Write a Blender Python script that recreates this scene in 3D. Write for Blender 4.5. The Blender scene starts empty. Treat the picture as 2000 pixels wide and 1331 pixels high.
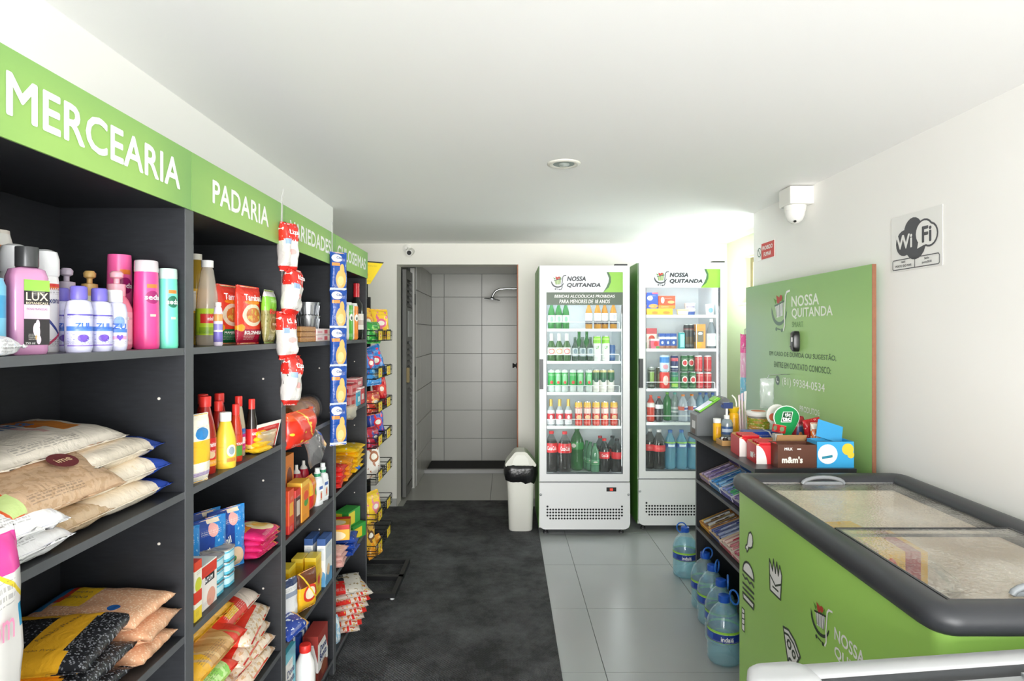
import bpy, bmesh, math, random
from mathutils import Vector, Matrix, noise as mnoise
random.seed(11)
SC = bpy.context.scene
COL = SC.collection
# ------------------------------------------------------------------ camera
# one-point view: focal 1187 px on a 2000 px wide frame, eye at 1.45 m, vanishing point (990, 650)
F, CX, CY, H = 1187.0, 990.0, 650.0, 1.45
cam_d = bpy.data.cameras.new('camera')
cam_d.sensor_width = 36.0
cam_d.lens = F / 2000.0 * 36.0
cam_d.shift_x = (1000.0 - CX) / 2000.0
cam_d.shift_y = -(665.5 - CY) / 2000.0
cam_d.clip_start = 0.02
cam = bpy.data.objects.new('camera', cam_d)
cam.location = (0, 0, H)
cam.rotation_euler = (math.pi / 2, 0, 0)
COL.objects.link(cam)
SC.camera = cam
# ------------------------------------------------------------------ light
wd = bpy.data.worlds.new('sky')
SC.world = wd
wd.use_nodes = True
bg = wd.node_tree.nodes['Background']
bg.inputs[0].default_value = (0.93, 0.97, 1.0, 1)
bg.inputs[1].default_value = 2.0
def area(name, loc, rot, sx, sy, power, col=(1, 1, 1)):
    d = bpy.data.lights.new(name, 'AREA')
    d.shape = 'RECTANGLE'; d.size = sx; d.size_y = sy; d.energy = power; d.color = col
    o = bpy.data.objects.new(name, d)
    o.location = loc; o.rotation_euler = rot
    COL.objects.link(o)
    return o
# daylight coming in through the open shop front behind the camera and the window at the back right
area('shopfront_daylight', (0.25, -5.2, 0.9), (math.pi / 2, 0, 0), 5.5, 4.2, 900, (1, 0.985, 0.96))
area('window_daylight', (2.25, 4.45, 1.75), (0, math.pi / 2, 0), 0.6, 0.9, 50, (1, 0.98, 0.93))
SC.view_settings.view_transform = 'Standard'
SC.view_settings.look = 'None'
SC.view_settings.gamma = 1.0
SC.view_settings.use_curve_mapping = False
SC.view_settings.exposure = 0.35
SC.cycles.use_denoising = True
SC.cycles.max_bounces = 12
SC.cycles.diffuse_bounces = 10
SC.cycles.adaptive_threshold = 0.07
SC.cycles.transparent_max_bounces = 16
SC.cycles.transmission_bounces = 4
SC.cycles.glossy_bounces = 3
SC.cycles.caustics_reflective = False
SC.cycles.caustics_refractive = False
SC.cycles.sample_clamp_indirect = 6.0
# ------------------------------------------------------------------ helpers
R = math.radians
def Yx(px, X): return F * X / (px - CX)
def Xp(px, Y): return (px - CX) * Y / F
def Zp(py, Y): return H - (py - CY) * Y / F
def lin(h):
    h = h.lstrip('#')
    o = []
    for i in (0, 2, 4):
        c = int(h[i:i + 2], 16) / 255.0
        o.append(c / 12.92 if c <= 0.04045 else ((c + 0.055) / 1.055) ** 2.4)
    return (*o, 1.0)
MATS = {}
def _new(key):
    m = bpy.data.materials.new('mat_%03d' % len(MATS))
    m.use_nodes = True
    MATS[key] = m
    nt = m.node_tree
    return m, nt, nt.nodes['Principled BSDF']
def M(col, rough=0.5, metal=0.0, emit=0.0, noise=0.0, nscale=40.0, bump=0.0, coat=0.0, stretch=None):
    key = ('M', col, rough, metal, emit, noise, nscale, bump, coat, stretch)
    if key in MATS: return MATS[key]
    m, nt, b = _new(key)
    N, L = nt.nodes, nt.links
    b.inputs['Base Color'].default_value = lin(col)
    b.inputs['Roughness'].default_value = rough
    b.inputs['Metallic'].default_value = metal
    b.inputs['Coat Weight'].default_value = coat
    if emit:
        b.inputs['Emission Color'].default_value = lin(col)
        b.inputs['Emission Strength'].default_value = emit
    if noise or bump:
        tc = N.new('ShaderNodeTexCoord')
        nz = N.new('ShaderNodeTexNoise')
        nz.inputs['Scale'].default_value = nscale
        nz.inputs['Detail'].default_value = 6
        if stretch:
            mp = N.new('ShaderNodeMapping'); mp.inputs['Scale'].default_value = stretch
            L.new(tc.outputs['Object'], mp.inputs[0]); L.new(mp.outputs[0], nz.inputs['Vector'])
        else:
            L.new(tc.outputs['Object'], nz.inputs['Vector'])
        if noise:
            mx = N.new('ShaderNodeMix'); mx.data_type = 'RGBA'
            c = lin(col)
            mx.inputs[6].default_value = tuple(max(0, x * (1 - noise)) for x in c[:3]) + (1,)
            mx.inputs[7].default_value = tuple(min(1, x * (1 + noise)) for x in c[:3]) + (1,)
            L.new(nz.outputs['Fac'], mx.inputs[0]); L.new(mx.outputs[2], b.inputs['Base Color'])
        if bump:
            bp = N.new('ShaderNodeBump'); bp.inputs['Strength'].default_value = bump
            bp.inputs['Distance'].default_value = 0.004
            L.new(nz.outputs['Fac'], bp.inputs['Height']); L.new(bp.outputs[0], b.inputs['Normal'])
    return m
def CLR(col, alpha=0.3, rough=0.08, tint=None, cloud=0.0, fres=1.0):
    """thin clear plastic or glass: part clear film, part glossy coloured film"""
    key = ('CLR', col, alpha, rough, tint, cloud, fres)
    if key in MATS: return MATS[key]
    m, nt, b = _new(key)
    N, L = nt.nodes, nt.links
    b.inputs['Base Color'].default_value = lin(col)
    b.inputs['Roughness'].default_value = rough
    t = N.new('ShaderNodeBsdfTransparent')
    t.inputs[0].default_value = lin(tint or col)
    mx = N.new('ShaderNodeMixShader'); mx.inputs[0].default_value = alpha
    if cloud:
        tc = N.new('ShaderNodeTexCoord'); nz = N.new('ShaderNodeTexNoise')
        nz.inputs['Scale'].default_value = 4.0; nz.inputs['Detail'].default_value = 8
        vo = N.new('ShaderNodeTexVoronoi'); vo.inputs['Scale'].default_value = 130.0
        L.new(tc.outputs['Object'], nz.inputs['Vector']); L.new(tc.outputs['Object'], vo.inputs['Vector'])
        mr = N.new('ShaderNodeMapRange')
        mr.inputs[1].default_value = 0.38; mr.inputs[2].default_value = 0.66
        mr.inputs[3].default_value = alpha; mr.inputs[4].default_value = min(1, alpha + cloud)
        L.new(nz.outputs['Fac'], mr.inputs[0])
        m2 = N.new('ShaderNodeMath'); m2.operation = 'MULTIPLY_ADD'
        m2.inputs[1].default_value = -0.35; L.new(vo.outputs['Distance'], m2.inputs[0]); L.new(mr.outputs[0], m2.inputs[2])
        L.new(m2.outputs[0], mx.inputs[0])
        bp = N.new('ShaderNodeBump'); bp.inputs['Strength'].default_value = 0.4; bp.inputs['Distance'].default_value = 0.002
        L.new(vo.outputs['Distance'], bp.inputs['Height']); L.new(bp.outputs[0], b.inputs['Normal'])
    L.new(t.outputs[0], mx.inputs[1]); L.new(b.outputs[0], mx.inputs[2])
    fr_ = N.new('ShaderNodeFresnel'); fr_.inputs[0].default_value = 1.42
    gs = N.new('ShaderNodeBsdfGlossy'); gs.inputs[0].default_value = (1, 1, 1, 1); gs.inputs['Roughness'].default_value = rough
    mf = N.new('ShaderNodeMixShader')
    if cloud: L.new(bp.outputs[0], gs.inputs['Normal'])
    ge = N.new('ShaderNodeNewGeometry')
    fb = N.new('ShaderNodeMath'); fb.operation = 'SUBTRACT'; fb.inputs[0].default_value = 1.0; L.new(ge.outputs['Backfacing'], fb.inputs[1])
    fm_ = N.new('ShaderNodeMath'); fm_.operation = 'MULTIPLY'; L.new(fr_.outputs[0], fm_.inputs[0]); L.new(fb.outputs[0], fm_.inputs[1])
    fs_ = N.new('ShaderNodeMath'); fs_.operation = 'MULTIPLY'; fs_.inputs[1].default_value = fres; L.new(fm_.outputs[0], fs_.inputs[0])
    L.new(fs_.outputs[0], mf.inputs[0]); L.new(mx.outputs[0], mf.inputs[1]); L.new(gs.outputs[0], mf.inputs[2])
    L.new(mf.outputs[0], nt.nodes['Material Output'].inputs[0])
    return m
def DIEL(col, ior=1.33, rough=.02):
    key = ('D', col, ior, rough)
    if key in MATS: return MATS[key]
    m, nt, b = _new(key)
    b.inputs['Base Color'].default_value = lin(col); b.inputs['Roughness'].default_value = rough
    b.inputs['IOR'].default_value = ior; b.inputs['Transmission Weight'].default_value = 1.0
    return m
def P(base, *shapes, rough=0.35, alpha=1.0, fine=True):
    """printed wrapper: flat shapes in UV: ('r',u0,u1,v0,v1,c) ('e',cu,cv,ru,rv,c) ('b',a,b,c0,c1,c) ('n',scale,thr,c[,u0,u1,v0,v1]) ('g',v0,v1,c)"""
    key = ('P', base, shapes, rough, alpha, fine)
    if key in MATS: return MATS[key]
    m, nt, b = _new(key)
    N, L = nt.nodes, nt.links
    b.inputs['Roughness'].default_value = rough
    uv = N.new('ShaderNodeUVMap'); sp = N.new('ShaderNodeSeparateXYZ')
    L.new(uv.outputs[0], sp.inputs[0])
    U, V = sp.outputs[0], sp.outputs[1]
    def mth(op, a, bb=None, c=None):
        n = N.new('ShaderNodeMath'); n.operation = op
        for i, x in enumerate((a, bb, c)):
            if x is None: continue
            if isinstance(x, (int, float)): n.inputs[i].default_value = x
            else: L.new(x, n.inputs[i])
        return n.outputs[0]
    def rng(s, a, bb): return mth('COMPARE', s, (a + bb) / 2, abs(bb - a) / 2)
    cur = None
    if len(shapes) > 1 and alpha == 1.0 and fine:
        c_ = lin(base); lum = .3 * c_[0] + .6 * c_[1] + .1 * c_[2]
        ink = 'f2efe8' if lum < .35 else '4a4648'
        shapes = shapes + (('t', .16, .62, .08, .17, ink), ('t', .3, .8, .76, .84, ink))
    for s in shapes:
        k, c = s[0], None
        if k == 'r':
            fac = mth('MULTIPLY', rng(U, s[1], s[2]), rng(V, s[3], s[4])); c = s[5]
        elif k == 'e':
            x = mth('MULTIPLY', mth('SUBTRACT', U, s[1]), 1 / s[3]); y = mth('MULTIPLY', mth('SUBTRACT', V, s[2]), 1 / s[4])
            fac = mth('LESS_THAN', mth('ADD', mth('MULTIPLY', x, x), mth('MULTIPLY', y, y)), 1.0); c = s[5]
        elif k == 'b':
            fac = rng(mth('ADD', mth('MULTIPLY', U, s[1]), mth('MULTIPLY', V, s[2])), s[3], s[4]); c = s[5]
        elif k == 'n':
            nz = N.new('ShaderNodeTexNoise'); nz.inputs['Scale'].default_value = s[1]; nz.inputs['Detail'].default_value = 3
            L.new(uv.outputs[0], nz.inputs['Vector'])
            fac = mth('GREATER_THAN', nz.outputs['Fac'], s[2]); c = s[3]
            if len(s) > 4: fac = mth('MULTIPLY', fac, mth('MULTIPLY', rng(U, s[4], s[5]), rng(V, s[6], s[7])))
        elif k == 'v':   # small blobs (beans, pasta)
            vo = N.new('ShaderNodeTexVoronoi'); vo.inputs['Scale'].default_value = s[1]
            L.new(uv.outputs[0], vo.inputs['Vector'])
            fac = mth('LESS_THAN', vo.outputs['Distance'], s[2]); c = s[3]
            if len(s) > 4: fac = mth('MULTIPLY', fac, mth('MULTIPLY', rng(U, s[4], s[5]), rng(V, s[6], s[7])))
        elif k == 't':   # rows of fine print
            row = mth('GREATER_THAN', mth('FRACT', mth('MULTIPLY', V, 34.0)), .45)
            nz = N.new('ShaderNodeTexNoise'); nz.inputs['Scale'].default_value = 1.0; nz.inputs['Detail'].default_value = 0
            cb = N.new('ShaderNodeCombineXYZ'); L.new(mth('MULTIPLY', U, 46.0), cb.inputs[0]); L.new(mth('FLOOR', mth('MULTIPLY', V, 34.0)), cb.inputs[1])
            L.new(cb.outputs[0], nz.inputs['Vector'])
            fac = mth('MULTIPLY', mth('MULTIPLY', row, mth('GREATER_THAN', nz.outputs['Fac'], .45)), mth('MULTIPLY', rng(U, s[1], s[2]), rng(V, s[3], s[4])))
            fac = mth('MULTIPLY', fac, .38); c = s[5]
        elif k == 'g':
            mr = N.new('ShaderNodeMapRange'); mr.inputs[1].default_value = s[1]; mr.inputs[2].default_value = s[2]
            L.new(V, mr.inputs[0]); fac = mr.outputs[0]; c = s[3]
        elif k == 'h':
            mr = N.new('ShaderNodeMapRange'); mr.inputs[1].default_value = s[1]; mr.inputs[2].default_value = s[2]
            L.new(U, mr.inputs[0]); fac = mr.outputs[0]; c = s[3]
        mx = N.new('ShaderNodeMix'); mx.data_type = 'RGBA'
        L.new(fac, mx.inputs[0])
        if cur is None: mx.inputs[6].default_value = lin(base)
        else: L.new(cur, mx.inputs[6])
        mx.inputs[7].default_value = lin(c)
        cur = mx.outputs[2]
    if cur is None: b.inputs['Base Color'].default_value = lin(base)
    else: L.new(cur, b.inputs['Base Color'])
    if alpha < 1:
        t = N.new('ShaderNodeBsdfTransparent'); mxs = N.new('ShaderNodeMixShader'); mxs.inputs[0].default_value = alpha
        L.new(t.outputs[0], mxs.inputs[1]); L.new(b.outputs[0], mxs.inputs[2])
        L.new(mxs.outputs[0], nt.nodes['Material Output'].inputs[0])
    return m
# ---- geometry functions: return verts, faces, uvs (per face list) , smooth
def g_box(w, d, h, bev=0.0):
    bm = bmesh.new()
    bmesh.ops.create_cube(bm, size=1.0)
    for v in bm.verts: v.co = Vector((v.co.x * w, v.co.y * d, (v.co.z + 0.5) * h))
    if bev > 0: bmesh.ops.bevel(bm, geom=bm.edges[:], offset=bev, segments=2, affect='EDGES', profile=0.6)
    bm.verts.ensure_lookup_table(); bm.verts.index_update(); bm.normal_update()
    vs = [tuple(v.co) for v in bm.verts]; fs = []; uvs = []
    for f in bm.faces:
        fs.append([v.index for v in f.verts]); n = f.normal; q = []
        for v in f.verts:
            x, y, z = v.co
            if abs(n.z) > max(abs(n.x), abs(n.y)) : q.append((x / w + .5, y / d + .5 if h < min(w, d) * .8 else .985 if n.z > 0 else .01))
            elif abs(n.y) >= abs(n.x): q.append(((x / w if n.y < 0 else -x / w) + .5, z / h))
            else: q.append(((y / d if n.x > 0 else -y / d) + .5, z / h))
        uvs.append(q)
    bm.free()
    return vs, fs, uvs, False
def g_lathe(prof, n=16, sx=1.0, sy=1.0, sq=2.0, cap=True):
    vs, fs, uvs = [], [], []
    zmax = max(z for r, z in prof) or 1; zmin = min(z for r, z in prof)
    def k(t):
        return (abs(math.cos(t)) ** sq + abs(math.sin(t)) ** sq) ** (-1 / sq)
    for r, z in prof:
        for i in range(n):
            t = -math.pi / 2 + 2 * math.pi * (i / n - 0.5)   # seam at the back (+Y)
            vs.append((r * sx * k(t) * math.cos(t), r * sy * k(t) * math.sin(t), z))
    for j in range(len(prof) - 1):
        for i in range(n):
            i2 = (i + 1) % n
            fs.append([j * n + i, j * n + i2, (j + 1) * n + i2, (j + 1) * n + i])
            va, vb = (prof[j][1] - zmin) / (zmax - zmin or 1), (prof[j + 1][1] - zmin) / (zmax - zmin or 1)
            uvs.append([(i / n, va), ((i + 1) / n, va), ((i + 1) / n, vb), (i / n, vb)])
    if cap:
        if prof[0][0] > 1e-5: fs.append(list(range(n))[::-1]); uvs.append([(.5, 0.0)] * n)
        m = (len(prof) - 1) * n
        if prof[-1][0] > 1e-5: fs.append([m + i for i in range(n)]); uvs.append([(.5, 1.0)] * n)
    return vs, fs, uvs, True
def pil_y(w, h, t, x, z, seam=0.06):
    u = 2 * x / w; v = 2 * (z / h) - 1
    au = max(0, 1 - abs(u) ** 4.0) ** 0.5
    vv = min(1, abs(v) / (1 - seam))
    av = max(0, 1 - vv ** 4.2) ** 0.55
    return t / 2 * au * av
def g_pillow(w, h, t, seed=0, wr=1.0, seam=0.06, nx=16, nz=20):
    """sealed bag standing in the XZ plane, front -Y, with seams and gathered folds"""
    vs, fs, uvs = [], [], []
    idx = {}
    for side in (-1, 1):
        for j in range(nz + 1):
            for i in range(nx + 1):
                edge = i in (0, nx) or j in (0, nz)
                if side == 1 and edge: continue
                a = -math.cos(math.pi * i / nx) * 0.5; b = (1 - math.cos(math.pi * j / nz)) / 2
                x = a * w; z = b * h
                k = pil_y(w, h, t, x, z, seam)
                q = mnoise.noise(Vector((x / w * 2.6 + seed * 7.3, z / h * 3.1, side * 2.0 + seed)))
                q2 = mnoise.noise(Vector((x / w * 7 + seed * 3.3, z / h * 6, side * 5.0 - seed)))
                q3 = mnoise.noise(Vector((x / w * 13 + seed, z / h * 4 + seed, side * 3.0)))
                ends = max(0, abs(2 * b - 1) - .45) / .55           # towards the seams
                fold = math.sin(a * 34 + seed + 3 * q) * ends * (1 - ends) * 1.6
                y = k * (1 + .22 * q * wr + .10 * fold * wr) + t * wr * (.055 * q2 + .03 * q3) * (0 if edge else 1)
                y *= side
                if edge: y += mnoise.noise(Vector((x / w * 6, z / h * 6, seed))) * t * .22 * wr
                pin = 1 - .10 * min(1, t / w * 2) * math.sin(math.pi * b) ** .6 * abs(2 * a) ** 3
                idx[(side, i, j)] = len(vs)
                vs.append((x * pin + q2 * .012 * w * wr, y, z + (q * .014 * h * wr if edge else 0)))
    def ix(s, i, j):
        if s == 1 and (i in (0, nx) or j in (0, nz)): s = -1
        return idx[(s, i, j)]
    cu = lambda a: (1 - math.cos(math.pi * a / nx)) / 2
    cv = lambda b: (1 - math.cos(math.pi * b / nz)) / 2
    for s in (-1, 1):
        for j in range(nz):
            for i in range(nx):
                f = [ix(s, i, j), ix(s, i + 1, j), ix(s, i + 1, j + 1), ix(s, i, j + 1)]
                us = [(cu(a), cv(b)) for a, b in ((i, j), (i + 1, j), (i + 1, j + 1), (i, j + 1))]
                if s == 1: f = f[::-1]; us = us[::-1]
                fs.append(f); uvs.append(us)
    return vs, fs, uvs, True
def g_tube(pts, r, n=6, closed=False):
    vs, fs = [], []
    P_ = [Vector(p) for p in pts]
    m = len(P_)
    prev = None
    for i, p in enumerate(P_):
        a = P_[(i - 1) % m] if (closed or i > 0) else p
        b = P_[(i + 1) % m] if (closed or i < m - 1) else p
        d = (b - a).normalized()
        up = prev if prev is not None else (Vector((0, 0, 1)) if abs(d.z) < .9 else Vector((1, 0, 0)))
        s = d.cross(up)
        if s.length < 1e-6: s = d.cross(Vector((0, 1, 0)))
        s.normalize(); u = s.cross(d).normalized(); prev = u
        for k in range(n):
            t = 2 * math.pi * k / n
            vs.append(tuple(p + r * (math.cos(t) * s + math.sin(t) * u)))
    for i in range(m if closed else m - 1):
        i2 = (i + 1) % m
        for k in range(n):
            k2 = (k + 1) % n
            fs.append([i * n + k, i * n + k2, i2 * n + k2, i2 * n + k])
    if not closed:
        fs.append(list(range(n))[::-1]); fs.append([(m - 1) * n + k for k in range(n)])
    return vs, fs, None, True
def g_tubes(paths, r, n=5):
    vs, fs = [], []
    for p in paths:
        v, f, _, _ = g_tube(p, r, n)
        o = len(vs); vs += v; fs += [[i + o for i in q] for q in f]
    return vs, fs, None, True
def g_prism(poly, t):
    """outline in XZ, thickness t along Y"""
    n = len(poly)
    xs = [p[0] for p in poly]; zs = [p[1] for p in poly]
    x0, x1, z0, z1 = min(xs), max(xs), min(zs), max(zs)
    uvf = lambda p: ((p[0] - x0) / (x1 - x0), (p[1] - z0) / (z1 - z0))
    vs = [(x, -t / 2, z) for x, z in poly] + [(x, t / 2, z) for x, z in poly]
    fs = [list(range(n)), [n + i for i in range(n)][::-1]]
    uvs = [[uvf(p) for p in poly], [uvf(p) for p in poly][::-1]]
    for i in range(n):
        j = (i + 1) % n
        fs.append([i, n + i, n + j, j]); uvs.append([uvf(poly[i]), uvf(poly[i]), uvf(poly[j]), uvf(poly[j])])
    return vs, fs, uvs, False
def g_boxes(*bs):
    """several boxes (x0,x1,y0,y1,z0,z1) that make up one part"""
    vs, fs = [], []
    for x0, x1, y0, y1, z0, z1 in bs:
        o = len(vs)
        vs += [(x0, y0, z0), (x1, y0, z0), (x1, y1, z0), (x0, y1, z0), (x0, y0, z1), (x1, y0, z1), (x1, y1, z1), (x0, y1, z1)]
        fs += [[o + i for i in q] for q in ((3, 2, 1, 0), (4, 5, 6, 7), (0, 1, 5, 4), (1, 2, 6, 5), (2, 3, 7, 6), (3, 0, 4, 7))]
    return vs, fs, None, False
def g_polys(*ps):
    """flat print: polygons in XZ facing -Y"""
    vs, fs = [], []
    for p in ps:
        o = len(vs); vs += [(x, -len(fs) * 1.5e-5, z) for x, z in p]; fs.append([o + i for i in range(len(p))])
    return vs, fs, None, False
def g_tray(w, d, h, t, hb=None):
    """open topped carton, front wall h, back wall hb"""
    hb = hb or h
    W, D = w / 2, d / 2
    return g_boxes((-W, W, -D, D, 0, t), (-W, W, -D, -D + t, t, h), (-W, W, D - t, D, t, hb), (-W, -W + t, -D + t, D - t, t, h), (W - t, W, -D + t, D - t, t, h))
def g_fan(pts_r, seed):
    """crumpled film tail spreading from a neck along +X"""
    vs, fs = [], []
    n = 9
    for j, (x, rad, fl) in enumerate(pts_r):
        for i in range(n):
            t = 2 * math.pi * i / n
            k = 1 + .5 * mnoise.noise(Vector((i * 1.7 + seed, j * .6, seed)))
            vs.append((x + .02 * mnoise.noise(Vector((i * 2.1, j, seed * 2))), rad * fl * math.cos(t) * k, rad * math.sin(t) * k))
    for j in range(len(pts_r) - 1):
        for i in range(n):
            i2 = (i + 1) % n
            fs.append([j * n + i, j * n + i2, (j + 1) * n + i2, (j + 1) * n + i])
    return vs, fs, None, True
CACHE = {}
def mesh_of(fn, args, mat, smooth=None):
    key = (fn.__name__, args, mat.name, smooth)
    if key in CACHE: return CACHE[key]
    vs, fs, uvs, sm = fn(*args)
    me = bpy.data.meshes.new(fn.__name__[2:])
    me.from_pydata(vs, [], fs)
    if uvs:
        ul = me.uv_layers.new(name='UVMap')
        flat = [c for f in uvs for q in f for c in q]
        ul.data.foreach_set('uv', flat)
    sm = sm if smooth is None else smooth
    if sm:
        me.polygons.foreach_set('use_smooth', [True] * len(me.polygons))
    me.materials.append(mat)
    if sm and fn in (g_lathe, g_tube, g_tubes):
        me.set_sharp_from_angle(angle=R(50))
    me.update()
    CACHE[key] = me
    return me
def link(name, data, parent=None, loc=(0, 0, 0), rot=(0, 0, 0)):
    o = bpy.data.objects.new(name, data)
    COL.objects.link(o)
    o.location = loc; o.rotation_euler = rot
    if parent: o.parent = parent
    return o
def part(name, parent, mat, fn, *args, loc=(0, 0, 0), rot=(0, 0, 0), smooth=None):
    return link(name, mesh_of(fn, args, mat, smooth), parent, loc, rot)
def tag(o, label, cat, group=None):
    o['label'] = label; o['category'] = cat
    if group: o['group'] = group
    return o
def thing(name, label, cat, loc, rz=0.0, group=None, rx=0.0, ry=0.0):
    o = link(name, None, None, loc, (R(rx), R(ry), R(rz)))
    o.empty_display_size = 0.05
    return tag(o, label, cat, group)
def struct(name, mat, fn, *args, loc=(0, 0, 0), rot=(0, 0, 0), parent=None):
    o = part(name, parent, mat, fn, *args, loc=loc, rot=rot)
    if parent is None: o['kind'] = 'structure'
    return o
TXT = {}
def text(s, h, mat, parent, loc=(0, 0, 0), rot=(0, 0, 0), w=None, bold=0.0, shear=0.0, wrap=None, pil=None, name='lettering', spacing=1.0):
    """lettering in the XZ plane facing -Y, centred on loc; wrap = radius of a cylinder about loc; pil = (w,h,t) bag surface"""
    key = (s, h, mat.name, w, bold, shear, wrap, pil, spacing, loc if pil else 0)
    me = TXT.get(key)
    if me is None:
        cu = bpy.data.curves.new('txt', 'FONT')
        cu.body = s; cu.size = 1.0; cu.shear = shear; cu.resolution_u = 3; cu.space_character = spacing * (1 + bold * 1.2)
        cu.align_x = 'CENTER'
        o = bpy.data.objects.new('txt', cu); COL.objects.link(o)
        dg = bpy.context.evaluated_depsgraph_get()
        me = bpy.data.meshes.new_from_object(o.evaluated_get(dg))
        bpy.data.objects.remove(o); bpy.data.curves.remove(cu)
        if bold:   # heavier strokes: shifted copies of the glyph faces
            vs = [v.co.copy() for v in me.vertices]; fs = [list(p.vertices) for p in me.polygons]
            V2, F2_ = [], []
            for q, (dx, dy) in enumerate(((0, 0), (bold, 0), (-bold, 0), (0, bold), (0, -bold), (bold * .7, bold * .7), (-bold * .7, bold * .7), (bold * .7, -bold * .7), (-bold * .7, -bold * .7))):
                o_ = len(V2)
                V2 += [(c.x + dx, c.y + dy, q) for c in vs]; F2_ += [[i + o_ for i in f] for f in fs]
            me = bpy.data.meshes.new('lettering'); me.from_pydata(V2, [], F2_)
        xs = [v.co.x for v in me.vertices]; ys = [v.co.y for v in me.vertices]
        if not xs: xs = ys = [0, 1]
        x0, x1, y0, y1 = min(xs), max(xs), min(ys), max(ys)
        sy = h / max(y1 - y0, 1e-6); sx = (w / (x1 - x0)) if w else sy
        for v in me.vertices:
            x = (v.co.x - (x0 + x1) / 2) * sx; z = (v.co.y - (y0 + y1) / 2) * sy
            lay = v.co.z * 1.2e-5
            if wrap: v.co = Vector((wrap * math.sin(x / wrap), -wrap * math.cos(x / wrap) - lay, z))
            elif pil:
                v.co = Vector((x, -pil_y(pil[0], pil[1], pil[2], x + loc[0], z + loc[2]) * 1.1 - .0035 - loc[1] - lay, z))
            else: v.co = Vector((x, -lay, z))
        me.materials.clear(); me.materials.append(mat)
        TXT[key] = me
    return link(name, me, parent, loc, rot)
def stroke(pts, w):
    """polyline ribbon in XZ as quads"""
    out = []
    for a, b in zip(pts[:-1], pts[1:]):
        dx, dz = b[0] - a[0], b[1] - a[1]; l = math.hypot(dx, dz) or 1
        nx, nz = -dz / l * w / 2, dx / l * w / 2
        ex, ez = dx / l * w * .3, dz / l * w * .3
        out.append(((a[0] + nx - ex, a[1] + nz - ez), (a[0] - nx - ex, a[1] - nz - ez), (b[0] - nx + ex, b[1] - nz + ez), (b[0] + nx + ex, b[1] + nz + ez)))
    return out
def arc(cx, cz, rx, rz, a0, a1, n=12):
    return [(cx + rx * math.cos(R(a0 + (a1 - a0) * i / n)), cz + rz * math.sin(R(a0 + (a1 - a0) * i / n))) for i in range(n + 1)]
def circ(cx, cz, r, n=14, rz=None): return tuple(arc(cx, cz, r, rz or r, 0, 360 - 360 / n, n - 1))
CRK = set()
def crinkle(m):
    """fine film crumple on a wrapper material"""
    if m.name in CRK: return m
    CRK.add(m.name)
    nt = m.node_tree; N, L = nt.nodes, nt.links
    b = N['Principled BSDF']
    tc = N.new('ShaderNodeTexCoord'); nz = N.new('ShaderNodeTexNoise')
    nz.inputs['Scale'].default_value = 32.0; nz.inputs['Detail'].default_value = 4; nz.inputs['Distortion'].default_value = 1.2
    L.new(tc.outputs['Object'], nz.inputs['Vector'])
    bp = N.new('ShaderNodeBump'); bp.inputs['Strength'].default_value = .55; bp.inputs['Distance'].default_value = .006
    L.new(nz.outputs['Fac'], bp.inputs['Height']); L.new(bp.outputs[0], b.inputs['Normal'])
    b.inputs['Roughness'].default_value = min(b.inputs['Roughness'].default_value, .27)
    return m
ORD = ['first', 'second', 'third', 'fourth', 'fifth', 'sixth', 'seventh', 'eighth', 'ninth', 'tenth']
# ---- shop goods
WHITE = M('f4f4f2', 0.4); BLACK = M('17181a', 0.45); RED = M('d8232a', 0.4); GREENT = M('2f5a34', .5)
def bag(label, x, y, z, w, h, t, mat, name='snack_bag', cat='snack bag', rx=0, ry=0, rz=90, txt=(), group=None, seed=None, wr=1.0, seam=.06, lying=False):
    """sealed bag; upright: z is its base; lying: z is its underside and it is turned face up"""
    if seed is None: seed = int(abs(x * 977 + y * 613 + z * 331)) % 23
    a = R(rx)
    if lying: loc = (x, y, z + t / 2)
    else: loc = (x, y, z)
    th = thing(name, label, cat, loc, rz, group, rx - 90 if lying else rx, ry)
    off = (0, 0, -h / 2) if lying else (0, 0, 0)
    part('wrapper', th, crinkle(mat), g_pillow, w, h, t, seed, wr, seam, loc=off)
    for e in (1, 0):
        part('seal', th, mat, g_box, w * .9, .0012, h * .035, 0, loc=(0, 0, off[2] + (h * .97 if e else -.005 * h)))
    for s, th_, tz, col, tw, bold in txt:
        text(s, th_ * h, M(col, .4), th, (0, 0, tz * h + off[2]), w=tw * w if tw else None, bold=bold, pil=(w, h, t) if not lying else None) if not lying else \
            text(s, th_ * h, M(col, .4), th, (0, -t / 2 * 1.06 - .003, tz * h + off[2]), w=tw * w if tw else None, bold=bold)
    return th
def carton(label, x, y, z, w, d, h, mat, name='carton', cat='box', rz=90, txt=(), group=None, bev=0.0012, rx=0, ry=0):
    th = thing(name, label, cat, (x, y, z), rz, group, rx, ry)
    part('box', th, mat, g_box, w, d, h, bev)
    for s, sh, tz, col, tw, bold in txt:
        text(s, sh * h, M(col, .4), th, (0, -d / 2 - .0008, tz * h), w=tw * w if tw else None, bold=bold)
    return th
def rad(prof, z):
    for (r0, z0), (r1, z1) in zip(prof[:-1], prof[1:]):
        if z0 <= z <= z1: return r0 + (r1 - r0) * ((z - z0) / ((z1 - z0) or 1))
    return prof[-1][0]
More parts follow.
